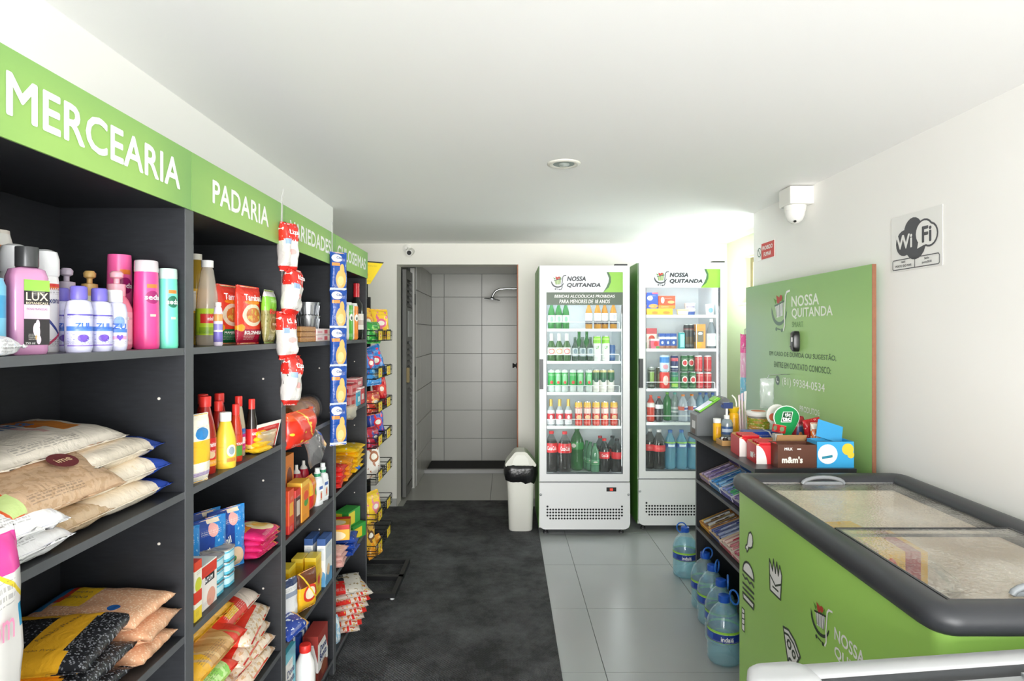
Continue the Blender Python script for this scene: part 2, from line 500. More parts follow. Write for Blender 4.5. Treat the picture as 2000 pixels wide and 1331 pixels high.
def bottle(label, x, y, z, prof, body, capm=None, capp=None, lab=None, labm=None, txt=(), name='bottle', cat='bottle', rz=90, sx=1, sy=1, sq=2.0, group=None, n=16, capn='cap', liquid=None):
    """turned bottle: prof (r,z) pairs, cap profile capp, label band lab=(z0,z1)"""
    th = thing(name, label, cat, (x, y, z), rz, group)
    part('body', th, body, g_lathe, prof, n, sx, sy, sq)
    if liquid:
        lm, lz = liquid
        lp = [(max(.001, r - .0012), zz) for r, zz in prof if zz < lz]
        lp = [(lp[0][0], lp[0][1] + .001)] + lp[1:] + [(max(.001, rad(prof, lz) - .0012), lz)]
        part('contents', th, lm, g_lathe, tuple(lp), n, sx, sy, sq)
    if capp: part(capn, th, capm, g_lathe, capp, 14)
    if lab:
        z0, z1 = lab
        zs = [z0] + [zz for r, zz in prof if z0 < zz < z1] + [z1]
        part('label', th, labm, g_lathe, tuple((rad(prof, q) + .0007, q) for q in zs), n, sx, sy, sq, False)
    for s, sh, tz, col, tw, bold in txt:
        rr = rad(prof, tz)
        if sq > 2.5: text(s, sh, M(col, .4), th, (0, -rr * sy - .0015, tz), w=tw, bold=bold)
        else: text(s, sh, M(col, .4), th, (0, 0, tz), w=tw, bold=bold, wrap=rr * max(sx, sy) + .0013)
    return th
def can(label, x, y, z, r, h, mat, rz=0, group=None, txt=(), name='drink_can', top=None):
    th = thing(name, label, 'can', (x, y, z), rz, group)
    part('body', th, mat, g_lathe, ((r * .86, 0), (r, h * .05), (r, h * .9), (r * .86, h * .97)), 14)
    part('lid', th, top or M('c8cacc', .3, .8), g_lathe, ((r * .86, h * .97), (r * .84, h), (r * .78, h * .995), (r * .76, h * .975), (0.0, h * .975)), 14)
    for s, sh, tz, col, tw, bold in txt: text(s, sh, M(col, .4), th, (0, 0, tz), w=tw, bold=bold, wrap=r + .001)
    return th
# ------------------------------------------------------------------ the room
WL, WR, CE, YB, YF = -1.03, 1.535, 2.19, 5.05, -1.8
wall_m = M('f3f2ef', 0.85, noise=.015, nscale=3)
ceil_m = M('f6f6f5', 0.9, noise=.012, nscale=2)
pale_green = M('dde6c8', 0.85)
tile_m = M('a3a5a2', 0.28, noise=.10, nscale=3.5)
grout_m = M('7c7e7d', 0.9)
wt_m = M('b0b1ac', 0.3, noise=.04, nscale=3)
struct('ceiling', ceil_m, g_boxes, (-1.5, 2.0, YF, YB + .25, CE, CE + .05))
struct('wall_left', wall_m, g_boxes, (WL - .12, WL, YF, 3.6, 0, CE), (-1.45, WL - .12, 3.52, 3.6, 0, CE))
struct('wall_left_far', wall_m, g_boxes, (-1.5, -1.4, 3.52, YB, 0, CE))
struct('wall_right', wall_m, g_boxes, (WR, WR + .22, YF, 3.78, 0, CE))
# back wall with the doorway
struct('wall_back', M('e9e7e0', .85), g_boxes, (-1.5, -.915, YB, YB + .2, 0, CE), (.094, 2.0, YB, YB + .2, 0, CE), (-.915, .094, YB, YB + .2, 2.016, CE))
# alcove on the right behind the fridges: pale green wall with a window
AX = 1.83
struct('wall_alcove', pale_green, g_boxes, (AX, AX + .16, 3.78, YB, 0, 1.68), (AX, AX + .16, 4.80, YB, 1.68, 2.05), (AX, AX + .16, 3.78, 3.9, 1.68, 2.05), (AX, AX + .16, 3.78, YB, 2.05, CE))
wn = struct('window_1', M('8a7a5c', .45), g_boxes, (AX + .09, AX + .13, 4.74, 4.79, 1.69, 2.04), (AX + .09, AX + .13, 3.91, 3.96, 1.69, 2.04), (AX + .09, AX + .13, 3.96, 4.74, 1.69, 1.73), (AX + .09, AX + .13, 3.96, 4.74, 2.0, 2.04), (AX + .09, AX + .13, 4.33, 4.37, 1.73, 2.0))
part('pane', wn, CLR('e8f4f4', .06, .02, 'f8ffff'), g_boxes, (AX + .105, AX + .111, 3.96, 4.33, 1.73, 2.0))
part('pane', wn, CLR('e8f4f4', .06, .02, 'f8ffff'), g_boxes, (AX + .105, AX + .111, 4.37, 4.74, 1.73, 2.0))
part('window_sill', wn, WHITE, g_boxes, (AX - .01, AX + .16, 3.9, 4.8, 1.665, 1.68))
bb_m = M('a9aaa7', .35)
struct('baseboard_back', bb_m, g_boxes, (-1.4, -.915, YB - .012, YB, 0, .07), (.094, AX, YB - .012, YB, 0, .07))
struct('baseboard_right', bb_m, g_boxes, (WR - .012, WR, YF, 3.78, 0, .07))
# floor with single tiles
fl = struct('floor', grout_m, g_boxes, (-1.5, 2.0, YF, YB + .01, -.06, -.004))
random.seed(3)
fm = [M('a4a7a8', .28, noise=.08, nscale=3 + k * .4) for k in range(3)]
for i in range(-4, 2):
    for j in range(-7, 5):
        x0 = .42 + .6 * i; y0 = 2.592 + .6 * j
        x1, y1 = min(x0 + .6, 1.9), min(y0 + .6, YB)
        x0 = max(x0, -1.45)
        if x1 - x0 < .05 or y1 - y0 < .05: continue
        part('tile', fl, fm[(i * 3 + j * 5) % 3], g_box, round(x1 - x0 - .003, 4), round(y1 - y0 - .003, 4), .006, .0008, loc=((x0 + x1) / 2, (y0 + y1) / 2, -.006))
# rubber mat runner
def mat_material():
    m, nt, b = _new(('mat',))
    N, L = nt.nodes, nt.links
    tc = N.new('ShaderNodeTexCoord')
    n1 = N.new('ShaderNodeTexNoise'); n1.inputs['Scale'].default_value = 3.2; n1.inputs['Detail'].default_value = 14; n1.inputs['Roughness'].default_value = .78
    L.new(tc.outputs['Object'], n1.inputs['Vector'])
    rp = N.new('ShaderNodeValToRGB')
    rp.color_ramp.elements[0].position = .40; rp.color_ramp.elements[0].color = lin('2a2b2e')
    rp.color_ramp.elements[1].position = .64; rp.color_ramp.elements[1].color = lin('66676b')
    L.new(n1.outputs['Fac'], rp.inputs[0]); L.new(rp.outputs[0], b.inputs['Base Color'])
    b.inputs['Roughness'].default_value = .72
    w1 = N.new('ShaderNodeTexWave'); w1.inputs['Scale'].default_value = 42; w1.bands_direction = 'DIAGONAL'
    w2 = N.new('ShaderNodeTexWave'); w2.inputs['Scale'].default_value = 60; w2.bands_direction = 'X'
    L.new(tc.outputs['Object'], w1.inputs['Vector']); L.new(tc.outputs['Object'], w2.inputs['Vector'])
    ad = N.new('ShaderNodeMath'); ad.operation = 'MULTIPLY'
    L.new(w1.outputs['Fac'], ad.inputs[0]); L.new(w2.outputs['Fac'], ad.inputs[1])
    bp = N.new('ShaderNodeBump'); bp.inputs['Strength'].default_value = 1.0; bp.inputs['Distance'].default_value = .006
    L.new(ad.outputs[0], bp.inputs['Height']); L.new(bp.outputs[0], b.inputs['Normal'])
    return m
mat_m = mat_material()
t = thing('floor_mat', 'long dark grey ribbed rubber mat running to the doorway', 'mat', (0, 0, 0))
part('mat_strip', t, mat_m, g_boxes, (-1.0, -.3145, .2, 5.04, .0005, .008))
part('mat_strip', t, mat_m, g_boxes, (-.3135, .232, .2, 5.04, .0005, .008))
part('mat_tongue', t, mat_m, g_boxes, (-.86, .05, 5.04, 5.22, .0005, .008))
# ------------------------------------------------------------------ shower room behind the doorway
YS = 6.83
fl2 = struct('floor_shower', grout_m, g_boxes, (-1.0, 1.0, YB + .01, YS + .1, -.06, -.004))
pt = M('a0a19c', .3, noise=.05, nscale=3)
for a, b_ in ((-.95, -.145), (-.145, .46), (.46, .98)):
    part('tile', fl2, pt, g_box, round(b_ - a - .003, 4), 1.18, .006, .0008, loc=((a + b_) / 2, 5.655, -.006))
struct('wall_shower_back', grout_m, g_boxes, (-1.0, 1.0, YS + .008, YS + .1, 0, 2.2))
wb = bpy.data.objects['wall_shower_back']
xs = [-.85, -.705, -.282, .144, .57, .98]; zs = [0.0, .26, .578, .896, 1.214, 1.532, 1.85, 2.11]
for i in range(5):
    for j in range(7):
        part('tile', wb, wt_m, g_box, round(xs[i + 1] - xs[i] - .005, 4), .008, round(zs[j + 1] - zs[j] - .005, 4), .001, loc=((xs[i] + xs[i + 1]) / 2, YS + .003, zs[j] + .0025))
struct('wall_shower_left', grout_m, g_boxes, (-1.0, -.858, 5.73, YS, 0, 2.2), (-1.0, -.93, 5.25, 5.73, 0, 2.2))
wl = bpy.data.objects['wall_shower_left']
ys = [5.73, 5.98, 6.40, YS]
for i in range(3):
    for j in range(7):
        part('tile', wl, wt_m, g_box, .008, round(ys[i + 1] - ys[i] - .005, 4), round(zs[j + 1] - zs[j] - .005, 4), .001, loc=(-.854, (ys[i] + ys[i + 1]) / 2, zs[j] + .0025))
struct('wall_shower_right', wt_m, g_boxes, (.98, 1.05, YB + .2, YS + .1, 0, 2.2))
struct('ceiling_shower', ceil_m, g_boxes, (-1.0, 1.05, YB + .2, YS + .1, 2.11, 2.2))
# lamp added out of sight on the right, to brighten the shower room
lp = thing('added_shower_lamp', 'round white lamp added unseen on the shower room ceiling', 'lamp', (.55, 5.95, 2.11))
part('rim', lp, WHITE, g_lathe, ((.11, -.02), (.115, 0)), 20)
part('diffuser', lp, M('fff6e4', .5, emit=3.0), g_lathe, ((0.0, -.05), (.06, -.045), (.1, -.02)), 20)
ll = area('added_shower_fill', (.55, 5.95, 2.03), (0, 0, 0), .2, .2, 2.5, (1, .95, .86)); 
jm = M('d5d5d1', .6)
struct('trim_3', M('c9c9c5', .5), g_boxes, (-.9, -.862, 5.66, 5.725, 0, 2.05))
dr = struct('trim_1', M('a4623f', .5), g_boxes, (.086, .094, YB - .004, YB + .2, 0, 2.016))
kn = struct('trim_2', M('9fa0a0', .4), g_boxes, (-.9, .98, 6.25, 6.31, 0, .035))
sm_ = thing('shower_mat', 'black mat covering the shower floor', 'mat', (0, 0, .002))
part('pile', sm_, M('1c1c1e', .9, noise=.2, nscale=90, bump=.5), g_boxes, (-.84, .9, 6.33, 6.80, 0, .014))
# louvred door standing open against the left side of the passage
d1 = thing('louvred_door', 'grey louvred metal door standing open inside the doorway', 'door', (-.895, 5.30, .012))
dm = M('6c6d6b', .45, .1)
part('door_frame', d1, dm, g_boxes, (-.016, .016, 0, .055, 0, 1.99), (-.016, .016, .345, .40, 0, 1.99), (-.016, .016, .055, .345, 0, .08), (-.016, .016, .055, .345, 1.91, 1.99), (-.016, .016, .055, .345, 1.36, 1.66))
for k in range(25):
    part('slat', d1, dm, g_boxes, (-.025, .025, -.145, .145, -.003, .003), loc=(0, .2, .115 + k * .05), rot=(0, R(52), 0))
for k in range(5):
    part('slat', d1, dm, g_boxes, (-.025, .025, -.145, .145, -.003, .003), loc=(0, .2, 1.69 + k * .05), rot=(0, R(52), 0))
part('plate', d1, M('a9adac', .35), g_boxes, (.016, .02, .1, .31, 1.40, 1.63))
part('latch', d1, M('8f7d50', .4), g_boxes, (.016, .04, .02, .06, 1.0, 1.13))
for z in (.38, 1.07, 1.75): part('hinge', d1, BLACK, g_boxes, (.01, .034, .375, .43, z - .05, z + .05))
kb = thing('passage_lock', 'small black knob on the right edge of the doorway', 'knob', (.05, 5.15, 1.17))
part('rose', kb, BLACK, g_lathe, ((.024, 0), (.024, .006), (.012, .008)), 14, rot=(0, R(-90), 0), loc=(.036, 0, 0))
part('grip', kb, BLACK, g_lathe, ((.012, 0), (.012, .02), (.02, .028), (.02, .038), (0.0, .04)), 14, rot=(0, R(-90), 0), loc=(.036, 0, 0))
chrome = M('c9ccce', .15, .95)
sh = thing('wall_shower', 'chrome shower head on a bent pipe in the tiled shower', 'shower head', (-.02, 6.45, 1.855))
part('pipe', sh, chrome, g_tube, ((.9, 0, .06), (.0, 0, .06), (-.06, 0, .055), (-.1, 0, .035), (-.125, 0, .0), (-.135, 0, -.035)), .014, 10)
part('rose', sh, M('8f9396', .25, .9), g_lathe, ((.085, -.012), (.085, -.004), (.03, .006), (.014, .02)), 20, loc=(-.137, 0, -.045), rot=(0, R(8), 0))
# ------------------------------------------------------------------ fittings on walls and ceiling
dl = thing('recessed_downlight', 'round recessed downlight set in the white ceiling, switched off', 'downlight', (.249, 2.66, CE))
part('trim_ring', dl, M('dedcd2', .4), g_lathe, ((.046, -.002), (.06, -.008), (.072, -.003), (.073, 0)), 32, 1, 1, 2.0, False)
part('reflector', dl, M('74807a', .35, .6), g_lathe, ((.047, -.003), (.03, -.0015), (.0, -.001)), 24)
part('bulb', dl, CLR('dfe8e2', .5, .1), g_lathe, ((.0, -.012), (.02, -.01), (.026, -.003)), 20)
cm = M('e6e5e0', .45)
c1 = thing('dome_camera', 'white dome security camera on a box below the ceiling', 'camera', (1.475, 3.1, 2.05))
part('junction_box', c1, cm, g_box, .12, .13, .09, .006, loc=(0, 0, .045))
part('base_ring', c1, cm, g_lathe, ((.052, .02), (.054, .045)), 20, loc=(-.005, 0, 0))
part('dome', c1, M('e9e8e4', .25), g_lathe, ((0, -.045), (.018, -.042), (.035, -.028), (.045, -.005), (.05, .02)), 20, loc=(-.005, 0, 0))
part('lens', c1, BLACK, g_lathe, ((.007, 0), (.007, .004)), 10, loc=(-.02, -.03, -.036), rot=(R(150), 0, 0))
c2 = thing('bullet_camera', 'small white bullet camera on the back wall above the doorway', 'camera', (-.81, 4.99, 2.13))
part('mount', c2, cm, g_lathe, ((.035, .0), (.035, .012), (.014, .02), (.012, .05)), 16, loc=(-.02, .06, .02), rot=(R(90), 0, 0))
part('barrel', c2, cm, g_lathe, ((.026, 0), (.028, .02), (.028, .09), (.024, .1)), 16, loc=(.02, -.08, -.035), rot=(R(-75), R(10), 0))
part('lens', c2, BLACK, g_lathe, ((.018, 0), (.019, .004)), 12, loc=(.02, -.083, -.036), rot=(R(-75), R(10), 0))
# no smoking plate
ns = thing('no_smoking_plate', 'small red and white no smoking plate on the right wall', 'sign', (WR - .002, 3.60, 1.935), -90)
part('plate', ns, WHITE, g_box, .24, .002, .10, 0, loc=(0, 0, -.05))
part('red_panel', ns, M('c9342f', .5), g_boxes, (-.055, .118, -.0022, -.0012, -.047, .047))
part('pictogram', ns, M('4c6b5e', .5), g_polys, *[tuple(q) for q in stroke(arc(-.085, 0, .026, .026, 0, 360, 16), .005)], *stroke([(-.1, .018), (-.07, -.018)], .005), loc=(0, -.0025, 0))
text('PROIBIDO', .024, WHITE, ns, (.03, -.003, .018), w=.14, bold=.02)
text('FUMAR', .024, WHITE, ns, (.03, -.003, -.02), w=.1, bold=.02)
# wifi sheet
wf = thing('wifi_sheet', 'white printed wifi notice sheet taped to the right wall', 'notice', (WR - .002, 2.28, 1.795), -90)
part('paper', wf, M('e9e9e6', .8), g_box, .285, .0012, .215, 0, loc=(0, 0, -.107))
dk = M('55565a', .7)
part('cloud', wf, dk, g_polys, circ(-.062, .0, .05, 20), circ(-.012, .038, .052, 20), circ(.0, -.012, .058, 20), loc=(0, -.0014, 0))
part('bubble_border', wf, dk, g_polys, circ(.05, .022, .052, 20), circ(.078, .012, .045, 20), loc=(0, -.0018, 0))
part('bubble', wf, M('e9e9e6', .8), g_polys, circ(.05, .022, .045, 20), circ(.078, .012, .038, 20), ((.02, 0), (.012, -.032), (.06, -.02)), loc=(0, -.0022, 0))
text('Wi', .055, M('e9e9e6', .8), wf, (-.062, -.0024, .005), bold=.03)
text('Fi', .06, dk, wf, (.064, -.0026, .016), bold=.03)
part('frame_line', wf, dk, g_polys, *stroke([(-.125, -.062), (.125, -.062), (.13, -.068), (.13, -.095), (.125, -.1), (-.125, -.1), (-.13, -.095), (-.13, -.068), (-.125, -.062)], .003), *stroke([(0, -.062), (0, -.1)], .003), loc=(0, -.0028, 0))
text('REDE', .007, dk, wf, (-.065, -.003, -.072), bold=.02)
text('PORTO DO MAR', .009, dk, wf, (-.065, -.003, -.087), bold=.02)
text('Senha', .008, dk, wf, (.065, -.003, -.072), bold=.02)
text('porto2018', .011, dk, wf, (.065, -.003, -.087), bold=.02)
def logo(parent, loc, s, dark, light, rot=(0, 0, 0), rz=0):
    """shopping basket on a swoosh; unit height s"""
    q = lambda pts: tuple((x * s, z * s) for x, z in pts)
    e = link('logo', mesh_of(g_polys, tuple(q(a) for a in [((-.22, .12), (.2, .2), (.16, -.12), (-.14, -.16))]), light), parent, loc, rot)
    bars = []
    for k in range(5):
        x = -.17 + k * .085
        bars += stroke([(x, .12 + k * .015), (x * .75, -.13)], .022)
    bars += stroke([(-.24, .115), (.23, .205)], .04)
    link('logo_bars', mesh_of(g_polys, tuple(q(a) for a in bars), dark), e, (0, -.0004, 0))
    sw = [(-.42, .1)] + arc(-.02, .02, .4, .36, 190, 350, 14) + list(reversed(arc(0, .06, .36, .32, 195, 345, 14)))
    link('logo_swoosh', mesh_of(g_polys, (q(sw),), dark), e, (0, -.0002, 0))
    hd = stroke([(.5, .42), (.36, .4), (.3, .32), (.25, -.1), (.26, -.34), (.2, -.45)], .045)
    link('logo_handle', mesh_of(g_polys, tuple(q(a) for a in hd), light if light is WHITE else dark), e, (0, -.0006, 0))
    link('logo_wheels', mesh_of(g_polys, (q(circ(-.16, -.42, .045, 10)), q(circ(.12, -.45, .045, 10)), q(((-.1, -.4), (.06, -.42), (.06, -.45), (-.1, -.43)))), dark), e, (0, -.0006, 0))
    link('logo_fruit', mesh_of(g_polys, (q(circ(-.06, .24, .08, 10)), q(circ(.07, .28, .075, 10)), q(((-.12, .2), (-.16, .36), (-.02, .3)))), M('b8402f', .5)), e, (0, -.0005, 0))
    link('logo_leaf', mesh_of(g_polys, (q(((-.2, .16), (-.3, .3), (-.14, .24))), q(((.1, .22), (.2, .36), (.18, .2)))), M('5c9a34', .5)), e, (0, -.0007, 0))
    return e
# ------------------------------------------------------------------ black shelving units along the left wall
sh_m = M('26282c', .42, noise=.35, nscale=30, stretch=(1, 1, 6))
lit_edge_m = M('55575a', .45, noise=.15, nscale=30, stretch=(6, 1, 1))  # paler grey than the boards: light on the front edges put into the colour
SX0, SX1 = -1.02, -.73
YU = [.808, 1.398, 1.988, 2.578, 3.168]
ZS = [1.415, 1.088, .760, .418, .075]
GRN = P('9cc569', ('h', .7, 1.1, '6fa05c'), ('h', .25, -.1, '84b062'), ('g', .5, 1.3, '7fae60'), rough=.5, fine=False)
signs = ['MERCEARIA', 'PADARIA', 'VARIEDADES', 'GULOSEIMAS']
sw = [(.879, 1.348), (1.496, 1.848), (2.03, 2.50), (2.60, 3.12)]
for u in range(4):
    y0, y1 = YU[u], YU[u + 1]
    yc = (y0 + y1) / 2
    t = thing('shelf_unit', 'black wooden shelf unit under the green %s sign' % signs[u], 'shelf', (0, yc, 0), 0, 'black shelf units along the left wall')
    wy = (y1 - y0) / 2
    for s in (-1, 1):
        a, b_ = (-wy, -wy + .0178) if s < 0 else (wy - .0178, wy)
        sp_ = part('side_panel', t, sh_m, g_boxes, (SX0, SX1 - .002, a, b_, 0, 1.75))
        part('lit_edge', sp_, lit_edge_m, g_boxes, (SX1 - .002, SX1, a, b_, 0, 1.75))
    part('back_panel', t, sh_m, g_boxes, (SX0, SX0 + .006, -wy + .018, wy - .018, 0, 1.75))
    part('top_panel', t, sh_m, g_boxes, (SX0 + .006, SX1, -wy + .018, wy - .018, 1.733, 1.75))
    for z in ZS:
        sb = part('shelf_board', t, sh_m, g_boxes, (SX0 + .006, SX1 - .004, -wy + .018, wy - .018, z - .016, z))
        part('lit_edge', sb, lit_edge_m, g_boxes, (SX1 - .004, SX1 - .002, -wy + .018, wy - .018, z - .016, z))
    part('plinth', t, sh_m, g_boxes, (SX0 + .006, SX1 - .02, -wy + .018, wy - .018, 0, .058))
    for z in (1.30, .97, .62):
        part('screw_cap', t, M('cfc9c0', .5), g_lathe, ((.0035, 0), (.003, .0015), (0.0, .002)), 10, loc=(-.79, wy - .0178, z), rot=(R(90), 0, 0))
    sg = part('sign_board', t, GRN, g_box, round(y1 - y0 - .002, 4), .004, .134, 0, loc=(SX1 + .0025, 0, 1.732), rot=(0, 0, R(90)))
    a, b_ = sw[u]
    text(signs[u], .066 if u == 0 else .058, WHITE, sg, ((a + b_) / 2 - yc, -.003, .067), w=b_ - a, bold=.022)
# tape strip and light bar cable on the wall above
# ---- unit 1, top shelf: bottles
Z1 = ZS[0]
def pb(h, r, neck, zs=.72): return ((r * .9, 0), (r, .006), (r, h * (zs - .08)), (r * .86, h * zs), (neck, h * (zs + .06)), (neck, h * .84))
lab_lux = P('2c2a2c', ('r', 0, 1, .83, 1, '8fc24e'), ('r', 0, 1, .52, .62, 'e7c7dd'), ('r', 0, 1, .40, .53, 'e3bcd8'), ('e', .45, .24, .10, .10, 'f3dcea'), ('e', .53, .31, .08, .08, 'efd2e6'), ('e', .55, .2, .07, .09, 'f3dcea'), ('e', .57, .08, .09, .07, 'efd0e6'), ('e', .46, .12, .02, .04, 'd9a32e'))
t = bottle('clear pink shower gel bottle with square dark cap and floral label', -.778, .985, Z1, ((.026, 0), (.028, .006), (.028, .125), (.024, .137), (.013, .141)), CLR('dfa0cc', .75, .15, 'e9b8dc'), M('4a4b4d', .3, .4), ((.0155, .141), (.016, .143), (.016, .172), (.0155, .1735)), rz=66, sx=.98, sy=.56, sq=4.5, n=24, capn='cap')
part('label', t, lab_lux, g_box, .037, .0006, .105, 0, loc=(.006, -.0163, .015))
text('LUX', .013, M('e9dcc0', .4), t, (.006, -.017, .093), w=.032, bold=.01)
text('BOTANICALS', .0035, M('e9dcc0', .4), t, (.006, -.017, .0825), w=.032, bold=.01)
text('ROSAS FRANCESAS', .0035, M('7a4a6e', .4), t, (.006, -.017, .073), w=.03)
text('250 ml', .004, WHITE, t, (-.004, -.017, .018), w=.014)
rx_l = P('f4f4f4', ('r', 0, 1, .82, .9, 'e06a2a'), ('r', 0, 1, .86, .9, 'd9302c'), ('r', .2, .48, .60, .63, '5b5f86'), ('b', 1.2, 1, .95, 1.0, '3b4a94'), ('b', -.8, 1, -.28, -.24, 'd84a70'))
for k, (x, y) in enumerate([(-.82, 1.0118), (-.82, 1.079)]):
    t = bottle('white deodorant spray can %s' % ('with red band beside the small lilac bottles' if k else 'half hidden behind the pink shower gel'), x, y, Z1, ((.019, 0), (.0205, .004), (.0205, .125), (.019, .135)), rx_l, M('eceef0', .3), ((.0205, .135), (.0215, .138), (.0213, .165), (.018, .178), (.009, .182), (0.0, .183)), rz=65, name='spray_can', cat='spray can', group='toiletries on the top shelf')
    text('Rexona', .011, M('3d4580', .4), t, (0, 0, .092), w=.03, wrap=.0212, bold=.01)
    text('TAMANHO', .006, WHITE, t, (0, 0, .111), w=.03, wrap=.0212, bold=.02)
def pump(label, x, y, body, pumpm, h, r):
    t = thing('pump_bottle', label, 'bottle', (x, y, Z1), 60, 'toiletries on the top shelf')
    part('body', t, body, g_lathe, ((r * .92, 0), (r, .005), (r, h * .52), (r * .75, h * .63), (r * .55, h * .68)), 18)
    part('collar', t, pumpm, g_lathe, ((r * .55, h * .68), (r * .58, h * .69), (r * .58, h * .83), (r * .3, h * .84)), 16)
    part('pump_head', t, pumpm, g_lathe, ((r * .2, h * .84), (r * .2, h * .9), (r * .42, h * .92), (r * .45, h * .97), (r * .3, h), (0.0, h)), 16)
    return t
pump('purple cream bottle with pale lilac pump, behind the lilac bottles', -.89, 1.228, M('6b4a8c', .35), M('cfc3d6', .35), .165, .026)
pump('pale green cream bottle with gold pump, behind the lilac bottles', -.88, 1.2817, M('dfe4cd', .4), M('d3ad6a', .35), .165, .026)
t = pump('pink cream bottle with pink pump beside the pink shampoos', -.82, 1.277, M('ee8fa6', .35), M('f0b3c0', .35), .164, .0285)
part('label', t, P('f4b6c4', ('e', .5, .8, .03, .12, 'cf3a86'), ('r', .47, .49, .1, .5, 'b0708c')), g_lathe, ((.0288, .01), (.0288, .078)), 18, 1, 1, 2.0, False)
text('seda', .009, WHITE, t, (0, 0, .066), w=.022, wrap=.0297, bold=.02)
zl = P('cfd0f0', ('r', .28, .72, .44, .56, '4f7fd6'), ('e', .5, .25, .07, .1, '6a4db0'), ('r', .3, .7, .04, .07, '7f5fc0'), ('r', .3, .7, .84, .88, '5a4fb0'), ('n', 30, .62, '8f8fd8', .3, .7, .06, .4))
def zul(label, x, y, cap, lm, txt_):
    t = bottle(label, x, y, Z1, ((.019, 0), (.0205, .004), (.0205, .078), (.018, .09), (.011, .094)), M('d9daf4', .3), M(cap, .4), ((.013, .094), (.0135, .096), (.0132, .116), (.011, .118)), (.008, .076), lm, rz=55, name='polish_remover_bottle', group='small bottles on the top shelf')
    text(txt_, .011, M('3f6fd0', .4), t, (.0, 0, .047), w=.026, wrap=.0222, bold=.03)
    part('heart', t, M('6a48b4', .4), g_polys, ((0, -.007), (.006, 0), (.005, .004), (.002, .004), (0, .002), (-.002, .004), (-.005, .004), (-.006, 0)), loc=(0, -.0222, .026))
zul('small lilac bottle with violet cap, second from the spray can', -.765, 1.086, '6f66c4', zl, 'ZUL')
zul('small lilac bottle with violet cap beside the white capped one', -.765, 1.141, '6f66c4', zl, 'ZUL')
zul('small lilac bottle with violet cap tucked behind the spray can', -.83, 1.131, '6f66c4', zl, 'ZUL')
zul('small pale bottle with white cap and blue print', -.765, 1.186, 'f3f3f3', P('dcdcf2', ('e', .5, .7, .08, .16, '7f9fe0'), ('r', .36, .64, .4, .5, '4f7fd6'), ('r', .38, .62, .2, .3, 'e0a0c8')), 'ZU')
def seda(label, x, y, r, h, col, em, capm):
    t = thing('shampoo_bottle', label, 'bottle', (x, y, Z1), 62, 'toiletries on the top shelf')
    hb = h * (.87 if capm else 1)
    body = P(col, ('r', .42, .58, .79, .84, 'e07a34'), ('e', .5, .67, .10, .085, em), ('r', .46, .54, .42, .45, 'f0d0b0'), rough=.3, fine=False)
    part('body', t, body, g_lathe, ((r * .93, 0), (r, .006), (r * .97, hb * .55), (r * .9, hb * .96), (r * .88, hb)), 22)
    if capm: part('cap', t, capm, g_lathe, ((r * .9, hb), (r * .92, hb + .002), (r * .9, h - .002), (r * .85, h)), 22)
    text('seda', .011, WHITE, t, (0, 0, hb * .67), w=r * 1.3, bold=.02, wrap=r * .97)
    return t
seda('tall pink shampoo bottle without cap standing at the back', -.85, 1.334, .0255, .205, 'ea5f9e', '9c2068', None)
seda('tall pink shampoo bottle with clear cap in front', -.78, 1.315, .0255, .19, 'e8478f', '9c2068', CLR('e9dfe4', .7, .15))
seda('tall mint green shampoo bottle with clear cap', -.757, 1.357, .021, .177, '69d2b4', '1f6b52', CLR('d3e9e2', .7, .15))
can('tall white can with orange rim behind the pink shower gel', -.9, 1.068, Z1, .025, .215, P('f1efea', ('r', 0, 1, .84, .9, 'e58a3a')), 60, name='aerosol_can', top=M('e9e2d8', .4))
can('light blue can at the very left of the top shelf', -.785, .922, Z1, .02, .118, P('7cc4e6', ('r', 0, 1, .5, .8, '4aa3d4')), 60, name='powder_can', top=M('8ccbea', .4))
bag('white and blue wrapped soap at the left front of the top shelf', -.755, .885, Z1, .055, .075, .03, P('f2f4f6', ('r', .2, .8, .42, .58, '2f5fae'), ('n', 8, .6, 'cfe0ef')), name='soap_pack', cat='soap', lying=True, rz=100, seam=.2)
# ---- unit 1, second shelf: big flour, rice and sugar bags lying in piles
Z2 = ZS[1]
cream = P('efe4d2', ('r', 0, .05, 0, 1, 'e8dcc6'), ('r', .80, 1, 0, 1, '2f50b4'), ('r', .74, .81, .3, 1, 'e07828'), ('n', 9, .62, 'e6d8c0', 0, .8, 0, 1), fine=False)
G = 'bags of staples on the second shelf'
bag('cream flour bag with blue end, lowest of the right pile', -.85, 1.235, Z2, .27, .20, .05, cream, 'flour_bag', 'flour bag', lying=True, group=G, seed=2)
bag('cream flour bag with blue end, middle of the right pile', -.845, 1.225, Z2 + .046, .27, .19, .05, cream, 'flour_bag', 'flour bag', lying=True, group=G, seed=3, rz=88)
bag('cream flour bag with blue and yellow end, third of the right pile', -.86, 1.24, Z2 + .088, .27, .19, .05, P('efe4d2', ('r', .8, 1, 0, 1, '3656b4'), ('r', .8, .9, .4, 1, 'e8c62c'), fine=False), 'flour_bag', 'flour bag', lying=True, group=G, seed=4, rz=94)
bag('tan grain bag at the bottom of the left pile', -.835, 1.04, Z2, .26, .17, .05, P('d9c1a2', ('n', 14, .55, 'cdb28f'), fine=False), 'grain_bag', 'grain bag', lying=True, group=G, seed=5)
bag('tan grain bag, second from the bottom of the left pile', -.85, 1.03, Z2 + .045, .26, .17, .05, P('d4ba98', ('n', 14, .55, 'c8ac88'), fine=False), 'grain_bag', 'grain bag', lying=True, group=G, seed=6, rz=95)
